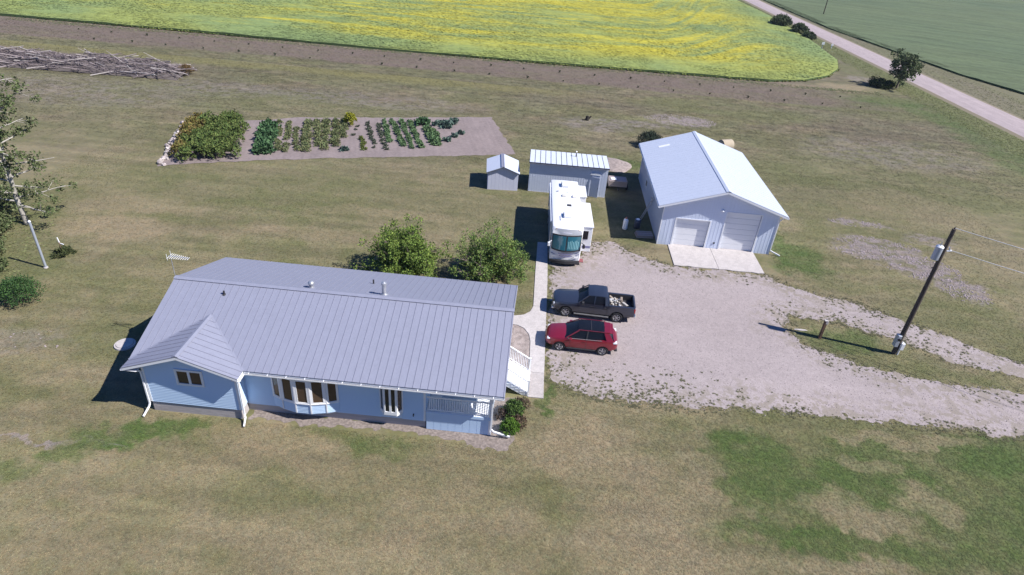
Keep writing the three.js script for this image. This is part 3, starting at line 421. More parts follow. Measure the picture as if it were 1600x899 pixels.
  for (let i = 0; i < 5; i++) {
    const a = V(bay[i][0], 0, bay[i][1]), b = V(bay[i + 1][0], 0, bay[i + 1][1]), w = a.distanceTo(b), u = b.clone().sub(a).normalize(), n = u.clone().cross(V(0, 1, 0)).negate().negate(); if (n.z < 0) n.negate();
    part('panel', lap(a, u, n, 0.66, 1.3, 0.1, () => [[0.05, w - 0.05]]), M.siding, bow);
    part('panel_core', bx(0.01, w - 0.01, 0.662, 3.02, -0.05, -0.002).applyMatrix4(wallMat(a, u, n)), M.siding, bow);
    part('sill', bx(0.02, w - 0.02, 1.3, 1.36, -0.002, 0.06).applyMatrix4(wallMat(a, u, n)), M.white, bow);
    part('frame', [bx(0.03, w - 0.03, 1.36, 1.43, 0, 0.045), bx(0.03, w - 0.03, 2.9, 3.02, 0, 0.045), bx(0.03, 0.15, 1.43, 2.9, 0, 0.045), bx(w - 0.15, w - 0.03, 1.43, 2.9, 0, 0.045)].map((g) => g.applyMatrix4(wallMat(a, u, n))), M.white, bow);
    part('pane', bx(0.15, w - 0.15, 1.43, 2.9, 0.004, 0.016).applyMatrix4(wallMat(a, u, n)), M.glass, bow);
    if (i) part('mullion', bx(-0.035, 0.035, 0.66, 3.02, -0.02, 0.05).applyMatrix4(wallMat(a, V(1, 0, 0), out)), M.white, bow);
  }
  // small box window
  { const pts = [[-6.78, zF], [-6.5, -0.26], [-5.82, -0.26], [-5.55, zF]], box = part('box_window', slabUp(pts, 1.0, 0.08), M.white, H); part('head_board', slabUp(pts, 3.0, 0.08), M.white, box);
    for (let i = 0; i < 3; i++) { const a = V(pts[i][0], 0, pts[i][1]), b = V(pts[i + 1][0], 0, pts[i + 1][1]), w = a.distanceTo(b), u = b.clone().sub(a).normalize(), n = V(-u.z, 0, u.x); if (n.z < 0) n.negate(); const m = wallMat(a, u, n);
      part('frame', [bx(0, w, 1.0, 1.22, -0.04, 0.03), bx(0, w, 2.84, 2.92, -0.04, 0.03), bx(0, 0.07, 1.22, 2.84, -0.04, 0.03), bx(w - 0.07, w, 1.22, 2.84, -0.04, 0.03), ...(i === 1 ? [bx(w / 2 - 0.06, w / 2 + 0.06, 1.22, 2.84, -0.038, 0.026)] : [])].map((g) => g.applyMatrix4(m)), M.white, box);
      part('pane', bx(0.07, w - 0.07, 1.22, 2.84, -0.03, -0.01).applyMatrix4(m), M.glassDark, box); } }
  part('hose_bib', [rod(V(-4.95, 0.95, zF + 0.02), V(-4.95, 0.95, zF + 0.14), 0.035), rod(V(-4.95, 0.85, zF + 0.12), V(-4.95, 0.95, zF + 0.12), 0.025)], M.dark, H);
  // porch in the corner: floor boards, skirt, posts, railing with balusters
  const pz = -0.46, deck = part('porch_deck', bx(-4.24, xR - 0.02, 1.24, 1.3, -6.4, pz - 0.01), M.white, H);
  for (let i = 0; i < 24; i++) part('board', bx(-4.22 + 0.15 * i, -4.22 + 0.15 * i + 0.142, 1.3, 1.33, -6.38, pz), M.trim, deck);
  const skirt = part('porch_skirt', [bx(-4.24, xR - 0.05, 0.02, 1.12, pz - 0.06, pz - 0.04), bx(-4.25, xR, 1.12, 1.3, pz - 0.03, pz + 0.015), bx(xR - 0.07, xR - 0.05, 0.02, 1.24, -6.3, pz - 0.07)], M.siding, H);
  for (let i = 0; i < 9; i++) part('skirt_panel', bx(-4.22 + 0.4 * i, -4.22 + 0.4 * i + 0.385, 0.02, 1.12, pz - 0.04, pz - 0.02), M.siding, skirt);
  for (const [x, z] of [[-0.72, pz - 0.06], [-0.72, -3.9], [-0.72, -6.3]]) part('porch_post', rbx(x - 0.07, x + 0.07, 0.02, 3.12, z - 0.07, z + 0.07, 0.015), M.white, H);
  const rail = (a, b, name) => { const R = part(name, [bar(a.clone().setY(a.y + 0.98), b.clone().setY(b.y + 0.98), 0.07, 0.06), bar(a.clone().setY(a.y + 0.1), b.clone().setY(b.y + 0.1), 0.05, 0.05)], M.white, H); const n = Math.round(a.distanceTo(b) / 0.125); for (let i = 1; i < n; i++) { const p = a.clone().lerp(b, i / n); part('baluster', bx(p.x - 0.018, p.x + 0.018, p.y + 0.12, p.y + 0.95, p.z - 0.018, p.z + 0.018), M.white, R); } return R; };
  rail(V(-4.2, 1.35, pz - 0.06), V(-0.8, 1.35, pz - 0.06), 'porch_railing'); rail(V(-0.72, 1.35, pz - 0.15), V(-0.72, 1.35, -3.8), 'porch_railing');
  part('porch_door', [bx(-2.1, -1.2, 1.34, 3.05, -6.395, -6.34)], M.white, H); part('porch_window', bx(-4.0, -2.5, 1.9, 2.9, -6.395, -6.35), M.glassDark, H); part('porch_window', bx(-4.245, -4.2, 1.6, 2.9, -5.4, -2.0), M.glassDark, H);
  // front steps on the right side
  const st = new THREE.Group(); st.name = 'steps'; H.add(st); for (const z of [-4.1, -6.2]) part('stringer', bar(V(-0.62, 1.06, z), V(1.2, 0.05, z), 0.05, 0.3), M.white, st);
  for (let i = 0; i < 7; i++) { const x = -0.58 + i * 0.27, y = 1.33 - (i + 1) * 0.165; part('tread', bx(x, x + 0.29, y - 0.04, y, -6.24, -4.04), M.white, st); part('riser', bx(x, x + 0.02, y, y + 0.13, -6.2, -4.08), M.white, st); }
  rail(V(-0.55, 1.28, -4.06), V(1.25, 0.16, -4.06), 'step_railing'); rail(V(-0.55, 1.28, -6.22), V(1.25, 0.16, -6.22), 'step_railing');
  for (const z of [-4.06, -6.22]) part('newel_post', bx(1.22, 1.32, 0.0, 1.22, z - 0.05, z + 0.05), M.white, H);
  // things on the roof
  const pipe = part('stove_pipe', [rod(V(-7.75, 4.9, -5.95), V(-7.75, 5.75, -5.95), 0.13, 0.13, 16)], M.galv, H); part('pipe_cap', [rod(V(-7.75, 5.75, -5.95), V(-7.75, 5.88, -5.95), 0.17, 0.17, 16), rod(V(-7.75, 5.88, -5.95), V(-7.75, 5.95, -5.95), 0.15, 0.04, 16)], M.galv, pipe); part('flashing', rod(V(-7.75, 4.98, -5.95), V(-7.75, 5.16, -5.95), 0.26, 0.16, 16), M.galv, pipe);
  const tv = part('turbine_vent', [rod(V(-12.1, 4.95, -5.95), V(-12.1, 5.22, -5.95), 0.17, 0.14, 16)], M.galv, H); part('turbine', new THREE.SphereGeometry(0.19, 16, 10).scale(1, 0.85, 1).translate(-12.1, 5.36, -5.95), M.galv, tv);
  part('plumbing_vent', [rod(V(-16.75, 4.72, -4.6), V(-16.75, 5.12, -4.6), 0.055, 0.055, 10), rod(V(-16.75, 4.86, -4.6), V(-16.75, 4.92, -4.6), 0.13, 0.08, 12)], M.dark, H); part('plumbing_vent', [rod(V(-9.0, 4.2, -8.2), V(-9.0, 4.6, -8.2), 0.05, 0.05, 10)], M.dark, H);
}
// porch furniture, standing on the deck
{ const b = thing('porch_bench', 'pale blue slatted bench behind the porch railing', 'bench', [-2.55, 1.33, -1.3]);
  for (let i = 0; i < 4; i++) part('seat_slat', rbx(-0.95, 0.95, 0.42, 0.46, -0.25 + i * 0.14, -0.13 + i * 0.14, 0.012), std(lin(0.45, 0.55, 0.68), 0.7), b);
  for (let i = 0; i < 3; i++) part('back_slat', rbx(-0.95, 0.95, 0.55 + i * 0.14, 0.66 + i * 0.14, -0.32, -0.28, 0.012), std(lin(0.45, 0.55, 0.68), 0.7), b);
  for (const x of [-0.85, 0.85]) for (const z of [-0.28, 0.26]) part('leg', bx(x - 0.04, x + 0.04, 0, z < 0 ? 0.95 : 0.42, z - 0.03, z + 0.03), std(lin(0.4, 0.48, 0.6), 0.7), b); }
// TV antenna on its mast at the left gable
{ const a = thing('television_antenna', 'spindly television antenna on a thin mast at left gable', 'antenna', [-20.12, 0, -5.62]);
  part('mast', rod(V(0, 0, 0), V(0, 6.55, 0), 0.025, 0.02, 6), M.galv, a); part('boom', rod(V(-0.12, 6.5, 0), V(1.05, 6.42, -0.06), 0.025, 0.025, 6), M.galv, a);
  for (let i = 0; i < 10; i++) { const x = -0.05 + i * 0.12, l = 0.32 - i * 0.018; part('element', rod(V(x, 6.49 - i * 0.008, -l), V(x, 6.49 - i * 0.008, l), 0.012, 0.012, 5), M.white, a); } part('reflector', [rod(V(-0.1, 6.3, -0.2), V(-0.1, 6.72, -0.2), 0.012, 0.012, 5), rod(V(-0.1, 6.3, 0.2), V(-0.1, 6.72, 0.2), 0.012, 0.012, 5)], M.white, a); }
{ const t = thing('septic_lid', 'pale round concrete lid in lawn by left gable', 'lid', [-24.1, 0, -5.05]); part('collar', rod(V(0, 0, 0), V(0, 0.1, 0), 0.62, 0.6, 28), M.concrete, t); part('cover', rod(V(0, 0.1, 0), V(0, 0.15, 0), 0.5, 0.48, 28), M.concrete, t); }
// concrete walk and apron
{ const w = thing('concrete_walk', 'long narrow concrete walk between house and parked vehicles', 'walkway');
  part('slab', prism([[1.2, -24.3], [2.08, -24.3], [2.2, -17.8], [2.21, -14.02], [1.23, -14.02], [1.19, -19]], -0.05, 0.06), M.concrete, w);
  part('slab', prism([[1.23, -14.0], [2.21, -14.0], [2.22, -6.32], [1.26, -6.32], [1.2, -9.6], [1.08, -10.35], [0.7, -11.05], [0.2, -11.36], [-0.6, -11.42], [-0.6, -12.5], [0, -12.5], [0.6, -12.72], [1.02, -13.2], [1.17, -13.7]], -0.05, 0.06), M.concrete, w);
  part('slab', prism([[1.26, -6.3], [2.22, -6.3], [2.24, -3.95], [1.3, -3.95]], -0.05, 0.056), new THREE.MeshStandardMaterial({ map: speck([0.36, 0.33, 0.325], 0.24, 35), roughness: 0.95 }), w); }
// ---------------------------------------------------------------- workshop with two overhead doors
const metalW = new THREE.MeshStandardMaterial({ map: speck([0.63, 0.7, 0.85], 0.05, 41), roughness: 0.5 });
// vertical metal cladding: one rib after another on a wall from p along u, facing n
function ribs(p, u, n, spans, step, y1, o = {}) {
  const list = [], w = o.w || 0.028, d = o.d || 0.009;
  for (const [a, b, y0] of spans) for (let x = a + step / 2; x < b; x += step) { const t = typeof y1 === 'function' ? y1(x) : y1; if (t - y0 > 0.05) list.push(bx(x - w, x + w, y0, t, -0.004, d).applyMatrix4(wallMat(p, u, n))); }
  return list;
}
{
  const X0 = 11.91, X1 = 21.91, Z0 = -26.25, Z1 = -42.1, he = 3.9155, hr = 5.754, go = 0.59, zf = -25.75, zk = -42.35, xm = (X0 + X1) / 2, k = (hr - he) / (xm - X0 + go), yR = (x) => hr - Math.abs(x - xm) * k;
  const S = thing('workshop', 'large pale metal workshop with two white overhead doors', 'workshop', [xm, 0, Z0]); const ox = -xm, oz = -Z0, T = (g) => g.translate(ox, 0, oz);
  const top_ = (x) => yR(x) - 0.07, D = [[13.15, 16.15, 2.68], [17.4, 20.45, 3.66]];
  // front wall with the two openings, in pieces round the doors
  const poly = [[X0, 0], [D[0][0], 0], [D[0][0], D[0][2]], [D[0][1], D[0][2]], [D[0][1], 0], [D[1][0], 0], [D[1][0], D[1][2]], [D[1][1], D[1][2]], [D[1][1], 0], [X1, 0], [X1, top_(X1)], [xm, top_(xm)], [X0, top_(X0)]];
  part('front_wall', T(slab(poly.map(([x, y]) => V(x, y, Z0)), 0.22)), metalW, S);
  part('left_wall', T(bx(X0, X0 + 0.15, 0, top_(X0), Z1, Z0 - 0.221)), metalW, S); part('right_wall', T(bx(X1 - 0.15, X1, 0, top_(X1), Z1, Z0 - 0.221)), metalW, S);
  part('back_wall', T(slab([[X0, 0], [X0, top_(X0)], [xm, top_(xm)], [X1, top_(X1)], [X1, 0]].map(([x, y]) => V(x, y, Z1)), -0.15)), metalW, S); part('floor_slab', T(bx(X0 + 0.02, X1 - 0.02, -0.1, 0.05, Z1 + 0.02, Z0 - 0.02)), M.concreteGrey, S);
  const fr = V(1, 0, 0), F = (l) => l.map(T);
  const rb = part('wall_ribs', F(ribs(V(0, 0, Z0), fr, V(0, 0, 1), [[X0, D[0][0] - 0.1, 0.05], [D[0][0], D[0][1], D[0][2] + 0.1], [D[0][1] + 0.1, D[1][0] - 0.1, 0.05], [D[1][0], D[1][1], D[1][2] + 0.1], [D[1][1] + 0.1, X1, 0.05]], 0.3, (x) => top_(x) - 0.03)), metalW, S); rb.userData.kind = 'stuff';
  const rl = part('wall_ribs', F(ribs(V(X0, 0, Z0 - 0.2), V(0, 0, -1), V(-1, 0, 0), [[0, Z0 - Z1 - 0.2, 0.05]], 0.3, top_(X0) - 0.05)), metalW, S); rl.userData.kind = 'stuff';
  for (const [a, b, h] of D) {
    const d = part('overhead_door', T(bx(a + 0.02, b - 0.02, 0.05, h - 0.01, Z0 - 0.24, Z0 - 0.21)), M.white, S), n = Math.round(h / 0.53);
    for (let i = 0; i < n; i++) { const y0 = 0.06 + i * (h - 0.08) / n, y1 = y0 + (h - 0.08) / n - 0.025, sec = part('door_section', T(rbx(a + 0.03, b - 0.03, y0, y1, Z0 - 0.215, Z0 - 0.18, 0.008, 1)), M.white, d); }
    for (const x of [a, b]) part('door_trim', T(bx(x - 0.06, x + 0.06, 0.02, h + 0.06, Z0 + 0.001, Z0 + 0.03)), M.trim, S); part('door_trim', T(bx(a + 0.06, b - 0.06, h - 0.02, h + 0.07, Z0 + 0.001, Z0 + 0.028)), M.trim, S);
  }
  for (const x of [X0, X1]) part('corner_trim', T(bx(x - 0.05, x + 0.05, 0.02, top_(x) - 0.06, Z0 - 0.04, Z0 + 0.035)), M.trim, S);
  part('base_trim', T(bx(D[0][1] + 0.08, D[1][0] - 0.08, 0.0, 0.06, Z0 + 0.001, Z0 + 0.04)), M.dark, S);
  const roofM = new THREE.MeshStandardMaterial({ map: speck([0.49, 0.535, 0.64], 0.06, 42), roughness: 0.45, metalness: 0.05 });
  const mk = (s) => { const xe = s < 0 ? X0 - go : X1 + go, c = [V(xm, hr, zf), V(xe, he, zf), V(xe, he, zk), V(xm, hr, zk)]; const o = part('roof_slope', T(slab(s < 0 ? [...c].reverse() : c, 0.05)), roofM, S); for (let z = zf - 0.15; z > zk; z -= 0.6) part('roof_rib', T(bar(V(xe, he + 0.004, z), V(xm, hr + 0.004, z), 0.035, 0.014)), roofM, o); return o; };
  const rL = mk(-1), rR = mk(1); part('skylight', T(slab([[13.0, -40.2], [13.0, -39.7], [14.1, -39.7], [14.1, -40.2]].map(([x, z]) => V(x, yR(x) + 0.02, z)).reverse(), -0.02)), M.white, rL);
  part('ridge_cap', T(loft([zf + 0.01, zk - 0.01].map((z) => [[xm - 0.22, yR(xm - 0.22) + 0.02, z], [xm, hr + 0.03, z], [xm + 0.22, yR(xm + 0.22) + 0.02, z], [xm + 0.22, yR(xm + 0.22) + 0.04, z], [xm, hr + 0.05, z], [xm - 0.22, yR(xm - 0.22) + 0.04, z]]), 0.2)), roofM, S);
  for (const s of [-1, 1]) { const xe = s < 0 ? X0 - go : X1 + go; part('rake_board', T(bar(V(xe, he - 0.13, zf - 0.02), V(xm, hr - 0.13, zf - 0.02), 0.035, 0.18)), M.trim, S); part('soffit', T(bar(V(s < 0 ? X0 - 0.55 : X1 + 0.55, he - 0.09 - 0.04 * 0, (zf + Z0) / 2), V(xm, hr - 0.1 + 0.0, (zf + Z0) / 2), Z0 - zf > 0 ? 0.4 : 0.44, 0.012)), M.trim, S);
    part('gutter', T(bx(xe - 0.05, xe + 0.05, he - 0.2, he - 0.06, zk, zf)), s < 0 ? M.trim : M.white, S); }
  part('downspout', [bar(V(X1 + 0.35, he - 0.2, zf - 0.35), V(X1 + 0.07, he - 0.6, Z0 + 0.02), 0.08, 0.08), bar(V(X1 + 0.07, he - 0.6, Z0 + 0.02), V(X1 + 0.07, 0.4, Z0 + 0.02), 0.08, 0.08), bar(V(X1 + 0.07, 0.4, Z0 + 0.02), V(X1 + 0.95, 0.08, Z0 + 0.25), 0.09, 0.09)].map(T), M.white, S);
  const lamp = part('yard_light', T(rod(V(16.92, 3.82, Z0), V(16.92, 3.84, Z0 + 0.08), 0.025, 0.025, 8)), M.white, S); part('lamp_head', T(new THREE.SphereGeometry(0.13, 14, 10).scale(1, 0.8, 1).translate(16.92, 3.8, Z0 + 0.12)), M.white, lamp);
  part('outlet_box', T(rbx(16.85, 16.98, 0.55, 0.7, Z0, Z0 + 0.06, 0.01, 1)), M.dark, S);
  for (const z of [-32.6, -37.0]) windowPart(S, 'side_window', wallMat(V(X0 + ox, 1.25, z + oz), V(0, 0, 1), V(-1, 0, 0)), 0.8, 0.75, 1, { f: 0.06, d: 0.05, g: M.glassDark });
  const A = thing('concrete_apron', 'pale concrete apron in front of the overhead doors', 'apron', [16.5, 0, -24.3]);
  const j = rng(9), e = []; for (let i = 0; i <= 14; i++) e.push([mix(12.95, 20.5, i / 14), -22.45 + (j() - 0.5) * 0.16]);
  const half = (a, b) => { const pts = [[a, -26.24], [a, -22.44], ...e.filter((p) => p[0] > a + 0.05 && p[0] < b - 0.05), [b, -22.46], [b, -26.24]].map(([x, z]) => [x - 16.5, z + 24.3]); return prism(pts, -0.05, 0.075); };
  part('slab', half(12.9, 16.68), M.concrete, A); part('slab', half(16.71, 20.55), M.concrete, A);
}
// ---------------------------------------------------------------- small gabled shed
{
  const S = thing('garden_shed', 'small white gabled metal shed beside the long shed', 'shed', [-3.0, 0, -36.9], 0.095), w = 1.53, d = 1.72, h = 1.95, r = 2.62, o = 0.16, ke = (r - h) / (w + o);
  const wallM = new THREE.MeshStandardMaterial({ map: speck([0.56, 0.58, 0.7], 0.07, 44), roughness: 0.6 });
  for (const s of [-1, 1]) { part('gable_wall', slab([[-w, 0], [w, 0], [w, r - w * ke - 0.05], [0, r - 0.06], [-w, r - w * ke - 0.05]].map(([x, y]) => V(x, y, s * d)), s * 0.05), wallM, S); part('side_wall', bx(s * w - 0.025, s * w + 0.025, 0, h + 0.03, -d + 0.06, d - 0.06), wallM, S); }
  parts('wall_panel', Array.from({ length: 8 }, (_, i) => { const x = -w + 0.02 + i * 0.38, y = (q) => r - Math.abs(q) * ke - 0.09; return slab([V(x, 0.05, d + 0.018), V(x + 0.36, 0.05, d + 0.018), V(x + 0.36, y(x + 0.36), d + 0.018), ...(x < 0 && x + 0.36 > 0 ? [V(0, y(0), d + 0.018)] : []), V(x, y(x), d + 0.018)], 0.016); }), wallM, S);
  const rm = new THREE.MeshStandardMaterial({ map: speck([0.52, 0.56, 0.66], 0.05, 45), roughness: 0.4 });
  part('roof_slope', slab([V(0, r, d + 0.25), V(0, r, -d - 0.15), V(-w - o, h, -d - 0.15), V(-w - o, h, d + 0.25)], 0.04), rm, S); part('roof_slope', slab([V(0, r, d + 0.25), V(w + o, h, d + 0.25), V(w + o, h, -d - 0.15), V(0, r, -d - 0.15)], 0.04), rm, S);
  part('ridge_cap', [bar(V(-0.11, r - 0.02, d + 0.26), V(-0.11, r - 0.02, -d - 0.16), 0.22, 0.03), bar(V(0.05, r + 0.0, d + 0.26), V(0.05, r + 0.0, -d - 0.16), 0.12, 0.03)], M.seam, S);
  part('fascia', bar(V(-w - o, h - 0.07, d + 0.2), V(0, r - 0.07, d + 0.2), 0.03, 0.11), M.roof, S); part('fascia', bar(V(0, r - 0.07, d + 0.2), V(w + o, h - 0.07, d + 0.2), 0.03, 0.11), M.roof, S);
  part('sill', bx(-w - 0.03, w + 0.03, 0, 0.05, -d - 0.03, d + 0.03), M.concreteGrey, S);
}
// ---------------------------------------------------------------- long shed with a panelled low roof
{
  const S = thing('long_shed', 'long grey metal shed with panelled roof behind motorhome', 'shed', [3.73, 0, -37.4], 0.012), w = 3.94, zf = 1.75, zb = -1.9, ht = 3.14;
  const wallM = new THREE.MeshStandardMaterial({ map: speck([0.56, 0.61, 0.73], 0.08, 46), roughness: 0.55 });
  part('front_wall', bx(-w, w, 0, ht, zf - 0.06, zf), wallM, S); part('back_wall', bx(-w, w, 0, ht - 0.15, zb, zb + 0.06), wallM, S); for (const s of [-1, 1]) part('side_wall', bx(s * w - 0.03, s * w + 0.03, 0, ht - 0.1, zb + 0.07, zf - 0.07), wallM, S);
  const ri = part('wall_ribs', ribs(V(0, 0, zf), V(1, 0, 0), V(0, 0, 1), [[-w, w, 0.05]], 0.26, ht - 0.02, { w: 0.026, d: 0.009 }), wallM, S); ri.userData.kind = 'stuff';
  const base = part('roof_deck', slab([V(-w - 0.1, ht + 0.1, zf + 0.28), V(w + 0.1, ht + 0.1, zf + 0.28), V(w + 0.1, ht - 0.02, zb - 0.1), V(-w - 0.1, ht - 0.02, zb - 0.1)], 0.06), M.dark, S), n = 15, pw = (2 * w + 0.2) / n, pm = new THREE.MeshStandardMaterial({ map: speck([0.55, 0.59, 0.68], 0.08, 47), roughness: 0.4 });
  for (let i = 0; i < n; i++) { const a = -w - 0.1 + i * pw + 0.03, b = a + pw - 0.06; part('roof_panel', slab([V(a, ht + 0.135, zf + 0.3), V(b, ht + 0.135, zf + 0.3), V(b, ht + 0.015, zb - 0.12), V(a, ht + 0.015, zb - 0.12)], 0.03), pm, base); }
  part('eave_board', bx(-w - 0.1, w + 0.1, ht - 0.06, ht + 0.09, zf + 0.24, zf + 0.275), M.roof, S);
  // pediment over the side door, the door standing ajar
  part('pediment', slab([[2.2, 2.42], [3.25, 2.36], [3.25, 2.5], [2.75, 2.68], [2.3, 2.6]].map(([x, y]) => V(x, y, zf + 0.14)), 0.13), M.white, S);
  const dr = part('door', bx(0, 0.9, 0.06, 2.2, 0, 0.04).applyMatrix4(new THREE.Matrix4().makeRotationY(-0.35).setPosition(2.35, 0, zf + 0.03)), wallM, S); part('handle', rod(V(3.1, 1.0, zf + 0.36), V(3.1, 1.15, zf + 0.36), 0.02), M.dark, dr);
  part('vent_pipe', [rod(V(0.72, ht + 0.0, -0.9), V(0.72, ht + 0.55, -0.9), 0.05, 0.05, 10)], M.dark, S); part('vent_cap', rod(V(0.72, ht + 0.55, -0.9), V(0.72, ht + 0.66, -0.9), 0.11, 0.04, 10), M.galv, S); part('sill', bx(-w - 0.02, w + 0.02, 0, 0.05, zb - 0.02, zf + 0.025), M.concreteGrey, S);
}
// ---------------------------------------------------------------- vehicles
const tyreM = std(lin(0.018, 0.018, 0.02), 0.85), rimM = std(lin(0.55, 0.56, 0.6), 0.3, { metalness: 0.8 }), chromeM = std(lin(0.7, 0.71, 0.74), 0.2, { metalness: 0.9 }), lampM = new THREE.MeshPhysicalMaterial({ color: lin(0.7, 0.72, 0.76), roughness: 0.15, clearcoat: 1 }), redM = new THREE.MeshPhysicalMaterial({ color: lin(0.35, 0.01, 0.015), roughness: 0.2, clearcoat: 1 });
const autoGlass = new THREE.MeshPhysicalMaterial({ color: lin(0.008, 0.009, 0.013), roughness: 0.1, specularIntensity: 0.6 });
function wheel(parent, x, z, r, w, side, spokes = 5, rim = rimM) {   // axle along z, outer face on side
  const g = new THREE.Group(); g.name = 'wheel'; g.position.set(x, r, z); parent.add(g);
  const ty = new THREE.LatheGeometry([[r * 0.64, -w / 2], [r * 0.9, -w / 2], [r * 0.985, -w * 0.36], [r, -w * 0.15], [r, w * 0.15], [r * 0.985, w * 0.36], [r * 0.9, w / 2], [r * 0.64, w / 2], [r * 0.64, -w / 2]].map(([a, b]) => new THREE.Vector2(a, b)), 28).rotateX(Math.PI / 2);
  part('tyre', ty, tyreM, g);
  part('hub', [rod(V(0, 0, side * -w * 0.3), V(0, 0, side * w * 0.12), r * 0.63, r * 0.63, 24)], M.dark, g);
  const sp = [new THREE.TorusGeometry(r * 0.6, r * 0.05, 6, 24).translate(0, 0, side * w * 0.42), rod(V(0, 0, side * w * 0.1), V(0, 0, side * w * 0.42), r * 0.16, r * 0.13, 12)];
  for (let i = 0; i < spokes; i++) { const a = i / spokes * 6.283 + 0.3; sp.push(bar(V(Math.cos(a) * r * 0.1, Math.sin(a) * r * 0.1, side * w * 0.36), V(Math.cos(a) * r * 0.6, Math.sin(a) * r * 0.6, side * w * 0.4), r * 0.2, r * 0.1)); }
  part('rim', sp, rim, g); return g;
}
// body cross-section at station x: half ring from sill to top centre, mirrored
function station([x, yb, yt, w, crown = 0.03, tuck = 0.9]) {
  const h = [[w * 0.86, yb], [w * 0.97, yb + 0.1], [w, yb + (yt - yb) * 0.45], [w * 0.985, yb + (yt - yb) * 0.72], [w * 0.965, yt - 0.1], [w * tuck, yt - 0.02], [w * 0.55, yt + crown * 0.8], [0, yt + crown]];
  return [...h.map(([z, y]) => [x, y, z]), ...h.slice(0, -1).reverse().map(([z, y]) => [x, y, -z])];
}
const ev = new Evaluator(); ev.attributes = ['position', 'normal'];
function carve(geo, tools) { let b = new Brush(geo); b.updateMatrixWorld(); for (const t of tools) { const c = new Brush(t); c.updateMatrixWorld(); b = ev.evaluate(b, c, SUBTRACTION); } const g = b.geometry; g.clearGroups(); return g; }
const arch = (x, r, y, w) => rod(V(x, y, -w), V(x, y, w), r, r, 28);
